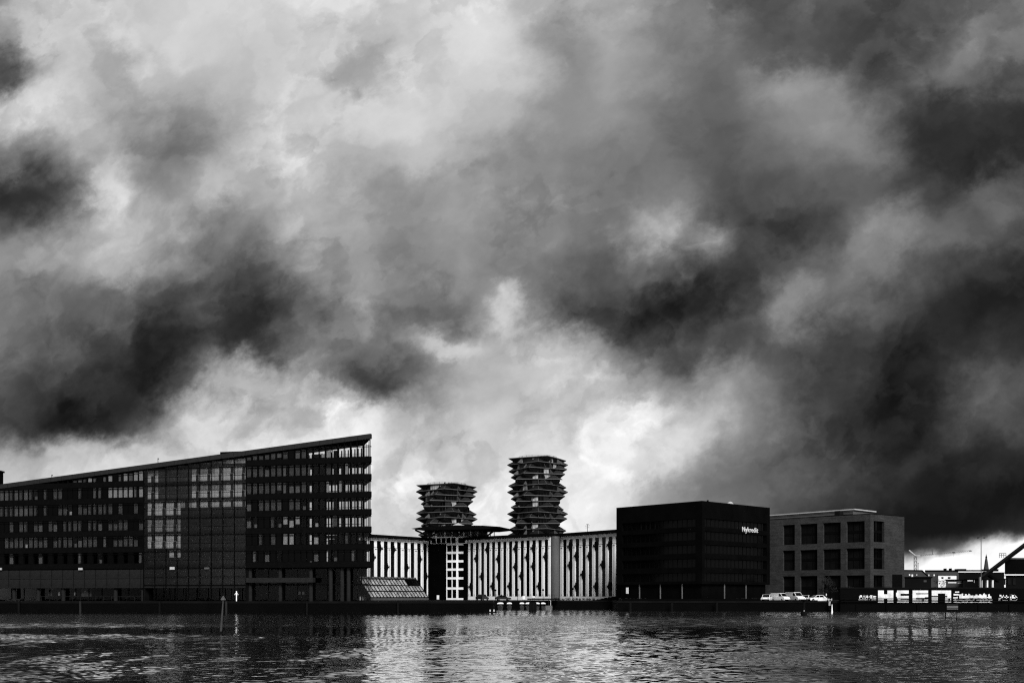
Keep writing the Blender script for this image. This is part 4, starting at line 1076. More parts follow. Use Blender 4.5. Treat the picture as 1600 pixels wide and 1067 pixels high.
# ================================================================== harbour wall with block letters
def graffiti_wall():
    YW = 203.9; X = lambda px: (px - 800) / FPX * YW; Z = lambda py: zp(py, YW)
    x0, x1 = X(1313), X(1790)
    root = thing('harbour_wall', (X(1500), YW, 0), 'long black harbour wall painted with big white block letters', 'wall')
    ztop = Z(917.2)
    MB().box(x0, x1, YW, YW + 0.95, -1.5, ztop - 0.25).build('wall', 'black_wall', root)
    MB().box(x0 - .1, x1, YW - 0.06, YW + 1.0, ztop - 0.25, ztop).build('coping', 'quay_edge', root)
    n = 0; x = x0 + 3.1
    while x < x1:                          # shallow vertical pilasters between the wall bays
        MB().box(x - .15, x + .15, YW - 0.16, YW, -1.5, Z(944)).build('pilaster', 'quay_concrete', root); x += 6.1
    C = lambda c: X(1330 + c / 5.926); R = lambda r: Z(900 + r / 5.926)
    def letter(rects):
        m = MB()
        for a, b, t, u in rects: m.box(C(a), C(b), YW - 0.025, YW, R(u), R(t))
        return m.build('painted_letter', 'spray_paint', root)
    letter([(248, 302, 130, 243), (335, 390, 130, 243), (302, 335, 166, 204)])
    letter([(424, 456, 130, 243), (456, 532, 130, 160), (456, 532, 180, 206), (456, 532, 216, 243), (415, 424, 150, 188)])
    letter([(568, 600, 130, 243), (600, 712, 130, 156), (600, 712, 166, 192), (600, 680, 192, 199), (600, 712, 214, 243)])
    letter([(745, 802, 130, 243), (802, 870, 130, 158), (870, 925, 130, 243)])
    rnd = random.Random(3)
    def scrawl(a, b, t, u, n, wild, name='painted_scrawl'):
        """torn patches of spray paint: a row of strokes of uneven height"""
        m = MB(); w = (b - a) / n
        for i in range(n):
            l = a + i * w; top = t + rnd.random() * wild; bot = u - rnd.random() * wild * 0.4
            k = rnd.uniform(-.25, .25) * w
            m.prism([(C(l + k), YW, R(top)), (C(l + w * 1.02 + k), YW, R(top + rnd.uniform(-6, 6))), (C(l + w * 1.04), YW, R(bot)), (C(l), YW, R(bot + rnd.uniform(-3, 3)))], (0, -0.02 - 0.002 * (i % 3), 0))
        return m.build(name, 'spray_paint', root)
    scrawl(1000, 1250, 160, 208, 15, 20)
    scrawl(1240, 1300, 165, 210, 4, 26)
    scrawl(945, 985, 188, 210, 3, 6)
    scrawl(945, 1308, 216, 224, 14, 2); scrawl(945, 1308, 236, 244, 14, 2)
    scrawl(948, 1000, 162, 178, 4, 4)
    scrawl(962, 1000, 136, 152, 3, 6)
    # three rounded letters further right and a short tag further left, as loose strokes
    def strokes(segs, r):
        m = MB()
        for a, b, c, d in segs:
            p, q = Vector((C(a), YW - .01, R(b))), Vector((C(c), YW - .01, R(d))); e = (q - p); l = e.length
            if l < 1e-4: continue
            e.normalize(); nn = Vector((e.z, 0, -e.x)) * r
            m.prism([p - e * r - nn, q + e * r - nn, q + e * r + nn, p - e * r + nn], (0, -0.015, 0))
        return m.build('painted_tag', 'spray_paint', root)
    strokes([(1380, 178, 1405, 178), (1398, 178, 1398, 205), (1398, 205, 1372, 207)], .16)
    strokes([(1425, 180, 1450, 180), (1450, 180, 1450, 204), (1450, 204, 1425, 204), (1425, 204, 1425, 180)], .16)
    strokes([(1478, 178, 1478, 208), (1478, 178, 1512, 182), (1512, 182, 1530, 198), (1490, 196, 1530, 204)], .18)
    strokes([(1365, 222, 1445, 222), (1470, 224, 1530, 222)], .07)
    strokes([(78, 178, 78, 200), (78, 178, 95, 180), (82, 190, 96, 188)], .10)
    strokes([(108, 202, 118, 178), (118, 178, 130, 202), (112, 193, 128, 193)], .10)
    strokes([(140, 178, 142, 202), (142, 178, 160, 188), (160, 188, 142, 202)], .11)
    strokes([(172, 178, 172, 202), (172, 178, 192, 180), (172, 190, 190, 190), (172, 202, 192, 200), (208, 184, 226, 186), (208, 198, 226, 200)], .09)
    strokes([(70, 216, 150, 216), (165, 216, 228, 216)], .05)
    # two fender rails on stand-off brackets
    for py in (935.0, 938.6):
        MB().box(x0, x1, YW - 0.62, YW - 0.45, Z(py) - 0.085, Z(py) + 0.085).build('fender_rail', 'black_metal', root)
    x = x0 + .8
    while x < x1:
        MB().box(x - .06, x + .06, YW - 0.45, YW - 0.02, Z(939.6), Z(934.2)).build('rail_bracket', 'black_metal', root); x += 5.2
    MB().box(X(1452), X(1480), YW - 0.06, YW - 0.03, Z(932.5), Z(930.5)).build('cable', 'black_metal', root)
graffiti_wall()

# ================================================================== skyline beyond the wall at the right
def block(name, label, cat, px0, px1, py, d, depth=14, m='far_dark', windows=(), roof=None, extra=None, group=None):
    a, b = (px0 - 800) / FPX * d, (px1 - 800) / FPX * d; zt = zp(py, d)
    root = thing(name, ((a + b) / 2, d + depth / 2, LAND), label, cat, group)
    k0, k1 = (px0 - 800) / FPX, (px1 - 800) / FPX     # side walls run with the street, away from the water
    def foot(p, w, z0, z1): return MB().prism([(a - p, d - p, z0), (b + p, d - p, z0), (b + p + k1 * w, d + w, z0), (a - p + k0 * w, d + w, z0)], (0, 0, z1 - z0))
    foot(0, depth, LAND, zt).build('wall', m, root)
    for (p0, p1, q0, q1, wm) in windows:
        MB().box((p0 - 800) / FPX * d, (p1 - 800) / FPX * d, d - 0.12, d, zp(q1, d), zp(q0, d)).build('window', wm, root)
    if roof:
        foot(.3, depth + .4, zt, zt + roof[0]).build('roof', roof[1], root)
    for (p0, p1, q0, q1, wm, nm) in (extra or ()):
        MB().box((p0 - 800) / FPX * d, (p1 - 800) / FPX * d, d + 2, d + 5, zp(q1, d), zp(q0, d)).build(nm, wm, root)
    return root
def gable():
    d = 420; x = lambda p: (p - 800) / FPX * d
    root = thing('gabled_house', (x(1428), d + 8, LAND), 'dark house with sloping right gable beside the brick block', 'house')
    MB().prism([(x(1405), d, LAND), (x(1449), d, LAND), (x(1449), d, zp(899.5, d)), (x(1440), d, zp(891.5, d)), (x(1405), d, zp(890.5, d))], (0, 14, 0)).build('wall', 'far_grey', root)
    MB().prism([(x(1404), d - .4, zp(890.4, d)), (x(1440), d - .4, zp(891.3, d)), (x(1450), d - .4, zp(900, d)), (x(1450), d - .4, zp(899.2, d)), (x(1440.4), d - .4, zp(890.2, d)), (x(1404), d - .4, zp(889.7, d))], (0, 15, 0)).build('roof', 'far_dark', root)
    for p0, p1, q0, q1 in ((1420, 1422, 896.5, 899), (1424, 1426.5, 897, 902.5), (1431.5, 1433, 897, 898.5)):
        MB().box(x(p0), x(p1), d - .15, d, zp(q1, d), zp(q0, d)).build('window', 'dirty_white', root)  # lit windows put into a pale colour
    MB().tube((x(1439), d + 3, zp(891, d)), (x(1439), d + 3, zp(879, d)), 0.12, n=6).box(x(1438.5), x(1439.8), d + 2.9, d + 3.1, zp(880, d), zp(878.8, d)).build('antenna', 'mid_metal', root)
gable()
block('shed', 'low black shed right of the brick block behind the painted wall', 'shed', 1413.5, 1455, 902, 300, 10, 'far_dark', [(1443, 1447.5, 906, 909, 'far_grey')], (.25, 'black_metal'))
block('warehouse', 'long dark warehouse roof with two chimneys on the skyline', 'warehouse', 1446, 1499, 892.5, 520, 20, 'far_grey', [(1450.5, 1452, 897, 899.5, 'dirty_white'), (1458.5, 1460.5, 897, 899.5, 'dirty_white')], (.7, 'far_dark'), [(1480.5, 1481.8, 887.5, 892, 'far_dark', 'chimney'), (1489, 1490, 887.3, 892, 'far_dark', 'chimney')])  # small lit windows drawn by their pale colour
block('white_pavilion', 'low white pavilion behind small trees below the warehouse roof', 'pavilion', 1466, 1494.5, 898.3, 380, 10, 'white_paint', [(1471, 1474, 901, 903.5, 'far_dark'), (1481, 1485, 901, 903.5, 'far_dark')], (.3, 'far_grey'))
block('terminal_building', 'dark flat building carrying a white roof line left of the spire', 'terminal', 1498, 1569, 893.8, 400, 16, 'far_dark', (), (.36, 'white_paint'), [(1500, 1513.5, 888.2, 892, 'far_dark', 'roof_plant'), (1513.5, 1518, 890.4, 892, 'far_dark', 'roof_plant'), (1557, 1564, 888.4, 892, 'far_dark', 'roof_plant')] + [(1511 + 4.1 * i, 1511.5 + 4.1 * i, 889.8, 893, 'far_grey', 'railing_post') for i in range(8)])
block('container_office', 'grey site cabin with a white strip of window above the painted wall', 'cabin', 1478, 1505, 906, 262, 5, 'far_grey', [(1481, 1494, 909, 910.6, 'white_paint'), (1496, 1503, 910, 911, 'light_metal')], (.2, 'black_metal'))
block('store_shed', 'dark store shed with a white light strip under the conveyor', 'shed', 1507, 1531, 905, 258, 6, 'far_dark', [(1511.5, 1519.5, 906, 907.6, 'white_paint'), (1521.5, 1522.5, 906, 910, 'light_metal')], (.2, 'black_metal'))
block('utility_box', 'small white cabinet standing behind the painted wall', 'cabinet', 1466, 1469.3, 908.8, 250, 1.0, 'white_paint', [(1467, 1468.3, 910, 911.8, 'far_dark')])
def spire():
    d = 700; x = (1541 - 800) / FPX * d; z = lambda p: zp(p, d)
    root = thing('church_spire', (x, d, LAND), 'slender dark church spire on the skyline', 'church')
    MB().box(x - 2.3, x + 2.3, d - 2.3, d + 2.3, LAND, z(889)).build('tower', 'far_dark', root)
    m = MB(); m.lathe([(1.75, z(889)), (1.55, z(886)), (0.95, z(876)), (0.55, z(871.5))], (x, d, 0), 8); m.build('spire', 'far_grey', root)
    MB().lathe([(0.55, z(871.5)), (0.7, z(870.8)), (0.45, z(869)), (0.1, z(866))], (x, d, 0), 8).tube((x, d, z(866)), (x, d, z(864.6)), .08, n=4).build('finial', 'far_dark', root)
spire()
def mast():
    d = 236; x = (1533 - 800) / FPX * d
    root = thing('floodlight_mast', (x, d, LAND), 'tall thin floodlight mast with a crossbar above the wall', 'light mast')
    MB().tube((x, d, LAND), (x, d, zp(840.5, d)), .13, .08, 8).build('pole', 'mid_metal', root)
    MB().box(x - .85, x + .85, d - .1, d + .1, zp(841, d), zp(840.2, d)).build('crossbar', 'mid_metal', root)
    for s in (-.72, .72): MB().box(x + s - .16, x + s + .16, d - .2, d + .15, zp(840.2, d), zp(839.2, d)).build('lamp_head', 'dark_metal', root)
mast()
def crane():
    d = 600; X = lambda p: (p - 800) / FPX * d; Z = lambda p: zp(p, d)
    root = thing('tower_crane', (X(1430.3), d, LAND), 'pale tower crane with a long thin jib on the skyline', 'crane')
    def lattice(m, a, b, w, n, r):
        a, b = Vector(a), Vector(b); e = (b - a).normalized(); s = Vector((0, 1, 0)); t = e.cross(s).normalized()
        cs = [(s * w + t * w), (s * w - t * w), (-s * w - t * w), (-s * w + t * w)]
        for c in cs: m.tube(a + c, b + c, r, n=4)
        L = (b - a).length
        for i in range(n):
            p, q = a + e * (L * i / n), a + e * (L * (i + 1) / n)
            for k in range(4): m.tube(p + cs[k], q + cs[(k + 1) % 4], r * .7, n=4)
    m = MB(); lattice(m, (X(1430.3), d, LAND), (X(1430.3), d, Z(868.5)), 0.65, 11, 0.11); m.build('mast', 'mid_metal', root)
    m = MB(); lattice(m, (X(1431), d, Z(868)), (X(1517), d, Z(860.2)), 0.35, 26, 0.07); m.build('jib', 'mid_metal', root)
    m = MB(); a, b = Vector((X(1420.3), d, Z(859.5))), Vector((X(1431), d, Z(868.7)))
    m.tube(a, b, 0.45, n=6); m.build('counter_jib', 'light_metal', root)
    MB().box(X(1430.5), X(1437), d - .8, d + .8, Z(868.6), Z(867.2)).build('cab', 'light_metal', root)
    MB().tube((X(1457), d, Z(866)), (X(1456.4), d, Z(857.3)), .16, n=5).build('tie_post', 'mid_metal', root)
    m = MB(); ap = Vector((X(1456.4), d, Z(857.5)))
    for q in ((1420.3, 859.5), (1490, 862.6), (1517, 860.2)): m.tube(ap, (X(q[0]), d, Z(q[1])), .06, n=4)
    m.tube((X(1420.3), d, Z(859.5)), (X(1456), d, Z(866.5)), .06, n=4); m.build('tie_cable', 'mid_metal', root)
    MB().box(X(1488.5), X(1492), d - .6, d + .6, Z(863.8), Z(862.4)).tube((X(1490.3), d, Z(863.5)), (X(1490.3), d, Z(869)), .05, n=4).build('trolley', 'dark_metal', root)
    MB().box(X(1514.5), X(1518.5), d - .4, d + .4, Z(860.8), Z(859.8)).build('jib_tip', 'dark_metal', root)
crane()
def conveyor():
    d = 238; X = lambda p: (p - 800) / FPX * d; Z = lambda p: zp(p, d)
    root = thing('conveyor_bridge', (X(1570), d, LAND), 'black sloping conveyor bridge rising to the right edge', 'conveyor')
    a, b = (1535, 903.5), (1650, 816)
    def strip(dz0, dz1, y0, y1, nm, mt):
        MB().prism([(X(a[0]), d + y0, Z(a[1] + dz0)), (X(b[0]), d + y0, Z(b[1] + dz0)), (X(b[0]), d + y0, Z(b[1] + dz1)), (X(a[0]), d + y0, Z(a[1] + dz1))], (0, y1 - y0, 0)).build(nm, mt, root)
    strip(2.4, -2.4, 0, 1.4, 'gallery', 'black_metal')
    strip(-2.4, -3.0, -.1, 1.5, 'gallery_roof', 'dark_metal')
    for px, py0, w, mt in ((1534.5, 901, .3, 'light_metal'), (1544.3, 906, .16, 'dirty_white'), (1552.8, 906, .16, 'dirty_white')):
        MB().box(X(px) - w, X(px) + w, d + .4, d + 1.0, LAND, Z(py0)).build('support_leg', mt, root)
    MB().prism([(X(1549), d + 3, Z(892)), (X(1571), d + 3, Z(905)), (X(1571), d + 3, Z(909)), (X(1549), d + 3, Z(895))], (0, 1.5, 0)).build('chute', 'black_metal', root)
    MB().box(X(1537), X(1575), d + .3, d + 1.2, Z(905.5), Z(904)).build('cross_beam', 'black_metal', root)
    h = thing('conveyor_house', (X(1590), d + 6, LAND), 'black machine house on a white ledge at the right edge', 'machine house')
    def foot(p0, p1, y0, w, z0, z1):
        k0, k1 = (p0 - 800) / FPX, (p1 - 800) / FPX; dd = d + y0
        return MB().prism([(k0 * dd, dd, z0), (k1 * dd, dd, z0), (k1 * (dd + w), dd + w, z0), (k0 * (dd + w), dd + w, z0)], (0, 0, z1 - z0))
    foot(1570, 1640, 3, 9, Z(896.3), Z(872.5)).build('wall', 'black_wall', h)
    foot(1569, 1640, 2.6, 9.4, Z(898.2), Z(896.4)).build('ledge', 'white_paint', h)
    foot(1571.5, 1640, 3.2, 8, LAND, Z(898.3)).build('base', 'far_dark', h)
    foot(1569.5, 1640, 2.8, 9.2, Z(872.4), Z(870.4)).build('roof', 'mid_metal', h)
    m = MB()
    for px in (1571, 1574.5, 1578, 1581.5): m.tube((X(px), d + 3, Z(870.4)), (X(px), d + 3, Z(863.2)), .06, n=5)
    for py in (863.3, 866.5): m.tube((X(1571), d + 3, Z(py)), (X(1581.5), d + 3, Z(py)), .06, n=5)
    m.build('railing', 'mid_metal', h)
    for px in (1577, 1585, 1593): MB().box(X(px), X(px + 4), d + 3.05, d + 3.19, Z(913), Z(903)).build('door', 'dark_metal', h)
conveyor()

# ================================================================== leaves
def leaves(m, c, r, n, size, rnd, squash=1.0):
    for _ in range(n):
        v = Vector((rnd.gauss(0, 1), rnd.gauss(0, 1), rnd.gauss(0, 1))).normalized() * (rnd.random() ** 0.5)
        p = c + Vector((v.x * r, v.y * r, v.z * r * squash))
        e = Vector((rnd.uniform(-1, 1), rnd.uniform(-1, 1), rnd.uniform(-1, 1))).normalized() * size * rnd.uniform(.6, 1.3)
        w = e.orthogonal().normalized() * size * rnd.uniform(.35, .7)
        m.quad(p - e, p + w, p + e, p - w)
def tree(px, d, h, spread, label, seed, mt='leaf', name='tree', group=None, zb=LAND):
    rnd = random.Random(seed); b = gp(px, d) + Vector((0, 0, zb))
    root = thing(name, b, label, 'tree', group)
    m = MB(); top = b + Vector((rnd.uniform(-.2, .2), 0, h * .55)); m.tube(b, top, h * .028, h * .016, 7)
    ends = []
    for i in range(7):
        t = rnd.uniform(.35, 1); s = b.lerp(top, t); a = rnd.uniform(0, 6.28)
        e = s + Vector((math.cos(a) * spread * rnd.uniform(.4, .9), math.sin(a) * spread * rnd.uniform(.4, .9), h * rnd.uniform(.15, .42)))
        m.tube(s, e, h * .011, h * .004, 5); ends.append(e)
    m.build('trunk', 'bark', root)
    m = MB()
    for e in ends + [top + Vector((0, 0, h * .2)), top + Vector((0, 0, h * .36))]: leaves(m, e, spread * rnd.uniform(.32, .55), 85, .16, rnd, .75)
    m.build('crown', mt, root)
tree(1289, 228, 5.6, 2.3, 'thin leafy tree in front of the brick block above the white cars', 1, 'leaf_far')
tree(1326, 226, 3.0, 1.5, 'small bush-like tree left of the painted wall end', 2, 'leaf_far')
tree(1475, 330, 6.3, 2.6, 'dark small tree before the left half of the white pavilion', 3)
tree(1486, 332, 6.0, 2.2, 'dark small tree before the right half of the white pavilion', 4)
def bush(px0, px1, d, h, label, seed, mt='leaf', zb=LAND, cat='hedge', name='hedge'):
    rnd = random.Random(seed); a, b = gp(px0, d), gp(px1, d); w = (b - a).length
    root = thing(name, (a + b) / 2 + Vector((0, 0, zb)), label, cat)
    m = MB(); n = max(3, int(w / .7)); st = MB()
    for i in range(n):
        p = a.lerp(b, (i + .5) / n) + Vector((rnd.uniform(-.2, .2), rnd.uniform(-.3, .3), zb + h * rnd.uniform(.38, .62)))
        leaves(m, p, h * .62, 42, .13, rnd, .75)
        st.tube((p.x, p.y, zb - .05), p, .03, .02, 4)
    m.build('foliage', mt, root); st.build('stem', 'bark', root)
bush(866, 893, 240.5, 0.75, 'dark hedge beside the curved stair drum at the water steps', 11)
bush(894, 930, 240.5, 0.62, 'dark low hedge before the wing next to the black cube', 12)
bush(9, 34, 198.4, 0.9, 'overgrown bush on the quay at the left picture edge', 13, 'leaf_far', LAND - .2, 'bush', 'bush')
bush(39, 58, 198.4, 0.8, 'second overgrown bush on the quay right of the corner bush', 14, 'leaf_far', LAND - .2, 'bush', 'bush')
bush(964, 1010, 213.5, 0.7, 'black clipped hedge at the left foot of the black cube', 15)
bush(1150, 1200, 213.0, 0.7, 'black clipped hedge at the right foot of the black cube', 16)

# ================================================================== terrace steps and low walls
def terrace():
    d = 241.5; X = lambda p: (p - 800) / FPX * d
    root = thing('terrace_steps', (X(948), d, LAND), 'dark terrace steps rising from the quay to the black cube', 'steps')
    for i in range(6):
        a = 928 + i * 6; MB().box(X(a), X(a + 6) - .01 if i < 5 else X(a + 14), d - 1, d + 3, LAND, LAND + .17 * (i + 1)).build('step', 'paving', root)
    p = thing('parapet_wall', (gp(1085, 211) + Vector((0, 0, LAND))), 'low black parapet wall along the quay before the black cube', 'wall')
    a, b = gp(972, 212), gp(1097, 209.5); c = gp(1187, 209.8)
    MB().prism([a + Vector((0, 0, LAND)), b + Vector((0, 0, LAND)), b + Vector((0, .3, LAND)), a + Vector((0, .3, LAND))], (0, 0, .55)).build('wall', 'quay_concrete', p)
    MB().prism([b + Vector((.05, 0, LAND)), c + Vector((0, 0, LAND)), c + Vector((0, .3, LAND)), b + Vector((.05, .3, LAND))], (0, 0, .55)).build('wall', 'quay_concrete', p)
terrace()

# ================================================================== vehicles
def car(px, d, yaw, label, kind='car', paint='car_white', k=1.0, group=None):
    b = gp(px, d) + Vector((0, 0, LAND + .005))
    root = bpy.data.objects.new('parked_car' if kind == 'car' else 'parked_van', None); root.location = b; COL.objects.link(root)
    tag(root, label, 'car' if kind == 'car' else 'van', group)
    def add(name, mb, mt, parent=root):
        o = bpy.data.objects.new(name, mb.mesh(name, mt)); COL.objects.link(o); o.parent = parent; return o
    if kind == 'car': Lh, W, prof, cab = 2.1, .86, [(-2.1, .30), (2.1, .28), (2.14, .55), (1.95, .74), (1.0, .86), (-1.75, .90), (-2.12, .80)], [(1.05, .85), (0.35, 1.38), (-1.05, 1.42), (-1.85, .90)]
    else: Lh, W, prof, cab = 2.4, .92, [(-2.4, .32), (2.4, .30), (2.44, .7), (2.2, .98), (1.55, 1.15), (-2.4, 1.15)], [(1.62, 1.14), (0.95, 1.92), (0.4, 2.0), (-2.38, 2.0), (-2.4, 1.14)]
    m = MB(); m.prism([(x, -W, z) for x, z in prof], (0, 2 * W, 0))
    m.prism([(x * .99, -W * .88, z + .004) for x, z in cab], (0, 1.76 * W, 0))
    add('body', m, paint)
    g_ = 'glass_dark'
    if kind == 'car':
        for s in (-1, 1):
            q = MB(); y = s * W * .885
            for xs in ([(.92, .89), (.30, 1.31), (-.22, 1.34), (-.22, .90)], [(-.30, .90), (-.30, 1.34), (-1.0, 1.34), (-1.5, .93)]): q.prism([(x, y, z) for x, z in xs], (0, s * .015, 0))
            add('side_window', q, g_)
        add('windscreen', MB().prism([(1.06, -W * .78, .90), (.40, -W * .74, 1.36), (.40, W * .74, 1.36), (1.06, W * .78, .90)], (.03, 0, .02)), g_)
        add('rear_window', MB().prism([(-1.82, -W * .78, .95), (-1.12, -W * .74, 1.38), (-1.12, W * .74, 1.38), (-1.82, W * .78, .95)], (-.03, 0, .02)), g_)
    else:
        for s in (-1, 1):
            y = s * W * .885; add('side_window', MB().prism([(x, y, z) for x, z in [(1.45, 1.2), (.95, 1.78), (.45, 1.82), (.45, 1.2)]], (0, s * .015, 0)), g_)
        add('windscreen', MB().prism([(1.60, -W * .8, 1.2), (1.0, -W * .76, 1.86), (1.0, W * .76, 1.86), (1.60, W * .8, 1.2)], (.03, 0, .02)), g_)
        add('rear_window', MB().prism([(-2.405, -W * .7, 1.25), (-2.405, -W * .7, 1.8), (-2.405, W * .7, 1.8), (-2.405, W * .7, 1.25)], (-.015, 0, 0)), g_)
    for x in (Lh * .64, -Lh * .64):
        for s in (-1, 1):
            w = bpy.data.objects.new('wheel', None); COL.objects.link(w); w.parent = root; w.location = (x, s * (W - .09), .31)
            add('tyre', MB().tube((0, -.1, 0), (0, .1, 0), .31, n=14), 'tyre', w)
            add('rim', MB().tube((0, s * .1, 0), (0, s * .112, 0), .19, n=10), 'mid_metal', w)
    for s in (-.62, .62):
        add('headlight', MB().box(Lh - .08, Lh + .06, s * W / .86 - .14, s * W / .86 + .14, .56, .70), 'light_metal')
        add('rear_light', MB().box(-Lh - .05, -Lh + .05, s * W / .86 - .1, s * W / .86 + .1, .62, .86), 'dark_metal')
    add('bumper', MB().box(Lh - .02, Lh + .08, -W * .9, W * .9, .30, .46), 'black_frame')
    root.rotation_euler = (0, 0, yaw); root.scale = (k, k, k)
    return root
PARK = 'white vehicles parked on the right quay'
car(1198, 211, math.radians(248), 'white car parked nose to the water, leftmost of the white vehicles', group=PARK)
car(1219, 212.5, math.radians(-62), 'white van with its windscreen to the right, beside the leftmost white car', 'van', group=PARK, k=.86)
car(1242, 213.5, math.radians(-70), 'tall white van standing left of the dark mooring pile', 'van', group=PARK, k=.95)
car(1259, 215.5, math.radians(250), 'white car half hidden behind the dark mooring pile', group=PARK, k=.9)
car(1276, 211, math.radians(195), 'white car seen from its side behind the white barrier board', group=PARK, k=.93)
car(753.5, 254, math.radians(70), 'dark car parked at the left end of the longest striped wing', paint='car_dark', group='dark cars before the hotel', k=1.05)
car(786, 254, math.radians(15), 'dark car parked above the covered boats before the hotel', paint='car_dark', group='dark cars before the hotel', k=.9)

# ================================================================== boats, jetty, marks in the water
def boat(px, d, beam, label, yaw=0.0, cov=1.0):
    b = gp(px, d)
    root = thing('covered_boat', b, label, 'boat', 'small boats with white covers at the jetty')
    Lh = 2.6; w = beam / 2; m = MB(); secs = []
    for t, ws, zb_, zt_ in ((-1, .86, -.2, .78), (-.4, 1, -.28, .74), (.3, .96, -.26, .80), (.75, .62, -.15, .92), (1, .06, .25, 1.05)):
        y = t * Lh; secs.append([(b.x - w * ws, b.y + y, zt_), (b.x - w * ws * .7, b.y + y, zb_ + .15), (b.x, b.y + y, zb_), (b.x + w * ws * .7, b.y + y, zb_ + .15), (b.x + w * ws, b.y + y, zt_)])
    for s, q in zip(secs[:-1], secs[1:]):
        for i in range(4): m.quad(s[i], s[i + 1], q[i + 1], q[i])
    for s, q in zip(secs[:-1], secs[1:]): m.quad(s[0], q[0], q[4], s[4])
    m.quad(*secs[0]); m.build('hull', 'car_dark', root)
    c = MB(); n = 6; A, B = [], []
    for i in range(n + 1):
        t = math.pi * i / n; x = -math.cos(t) * w * 0.98 * cov; z = 1.34 + math.sin(t) ** .5 * .30
        A.append((b.x + x, b.y - Lh * .92, z)); B.append((b.x + x * .9, b.y + Lh * .45, z + .05))
    for i in range(n): c.quad(A[i], A[i + 1], B[i + 1], B[i])
    c.quad(*A); c.quad(*B[::-1]); c.build('canvas_cover', 'white_paint', root)
    c = MB()
    for s in (-1, 1):
        for y in (-.85, .4): c.tube((b.x + s * w * .8, b.y + y * Lh, .7), (b.x + s * w * .9 * cov, b.y + y * Lh, 1.32), .03, n=5)
    c.build('cover_pole', 'dark_metal', root)
BL = ['white covered boat at the left end of the row of moored boats', 'narrow white covered boat, second of the row from the left', 'white covered boat just left of the black mooring block', 'white covered boat partly behind the black mooring block', 'white covered boat just right of the black mooring block', 'white covered boat at the right end of the row by the jetty']
for (px, bm_), lb in zip(((782, 1.5), (796, 1.2), (815.5, 1.1), (826, 1.55), (839, 1.15), (848.5, 1.05)), BL): boat(px, 229.5, bm_, lb)
def jetty():
    d = 234; X = lambda p: (p - 800) / FPX * d; Z = lambda p: zp(p, d)
    root = thing('jetty', (X(848), d, 0), 'dark raised jetty deck on pale posts behind the covered boats', 'jetty')
    MB().box(X(824), X(873), d - .9, d + 1.4, Z(936.6), Z(934.4)).build('deck', 'timber', root)
    for px, mt in ((857, 'dark_metal'), (860.2, 'light_metal'), (829, 'dark_metal'), (842, 'dark_metal')): MB().tube((X(px), d - .6, -1), (X(px), d - .6, Z(936.7)), .08, n=7).build('post', mt, root)
    MB().box(X(852), X(862.5), d - 1.6, d - 1.0, -.2, Z(945.5)).build('landing_float', 'mid_metal', root)
    m = MB()
    for px in range(826, 873, 8): m.tube((X(px), d - .85, Z(934.4)), (X(px), d - .85, Z(929)), .025, n=4)
    m.tube((X(826), d - .85, Z(929)), (X(872), d - .85, Z(929)), .03, n=4); m.build('railing', 'black_metal', root)
jetty()
def mooring_block():
    d = 206; x = (832.5 - 800) / FPX * d
    root = thing('mooring_block', (x, d, 0), 'square black mooring block standing in the water before the covered boats', 'mooring block')
    MB().box(x - .74, x + .74, d - .7, d + .7, -1.5, zp(941, d)).build('block', 'timber', root)
    MB().box(x - .66, x + .62, d - .78, d + .78, zp(941, d), zp(939.6, d)).build('cap', 'black_metal', root)
    for s in (-.5, 0, .5): MB().box(x + s - .09, x + s + .09, d - .82, d - .7, -1, zp(942.5, d)).build('timber_post', 'timber', root)
mooring_block()
def float_tip():
    d = 191; X = lambda p: (p - 800) / FPX * d
    root = thing('floating_pontoon', (X(769), d, 0), 'low floating pontoon tip with pale rails at the end of the left quay', 'pontoon')
    MB().box(X(757), X(776), d - 1.2, d + 1.2, -.3, .22).build('float', 'black_metal', root)
    MB().prism([(X(776), d - 1.2, -.3), (X(779.5), d - .3, .15), (X(779.5), d + .3, .15), (X(776), d + 1.2, -.3)], (0, 0, .1)).build('bow', 'black_metal', root)
    for px in (766, 769, 772): MB().box(X(px) - .12, X(px) + .12, d - 1.1, d - .9, .22, .62).build('bollard', 'light_metal' if px != 769 else 'black_metal', root)
    MB().box(X(764.5), X(773.5), d - 1.12, d - .88, .62, .72).build('rail', 'black_metal', root)
    MB().tube((X(767.3), d + .6, .2), (X(767.3), d + .6, 1.2), .09, n=7).build('post', 'black_metal', root)
float_tip()
def pile():
    d = 163; x = (1256 - 800) / FPX * d; Z = lambda p: zp(p, d)
    root = thing('mooring_pile', (x, d, 0), 'dark wooden mooring pile with a wide foot before the white vans', 'mooring pile')
    MB().lathe([(.50, -1.5), (.50, Z(957.5)), (.42, Z(955.5))], (x, d, 0), 12).build('foot', 'timber', root)
    MB().lathe([(.27, Z(955.6)), (.22, Z(945)), (.20, Z(938))], (x, d, 0), 10).build('shaft', 'timber', root)
    MB().lathe([(.42, Z(938)), (.40, Z(936.6)), (.1, Z(936.2))], (x, d, 0), 10).build('cap', 'timber', root)
    MB().box(x - .1, x + .03, d - .32, d - .22, Z(954.5), Z(953)).build('ring', 'light_metal', root)
pile()
def white_post():
    d = 186; x = (1300 - 800) / FPX * d; Z = lambda p: zp(p, d)
    root = thing('marker_post', (x, d, 0), 'short tapered white marker post in the water before the quay railing', 'marker post')
    MB().lathe([(.17, -1), (.16, Z(957)), (.10, Z(948)), (.05, Z(943.5))], (x, d, 0), 10).build('post', 'white_paint', root)
    MB().lathe([(.09, Z(943.5)), (.09, Z(942.2)), (.02, Z(941.8))], (x, d, 0), 8).build('cap', 'dark_metal', root)
white_post()
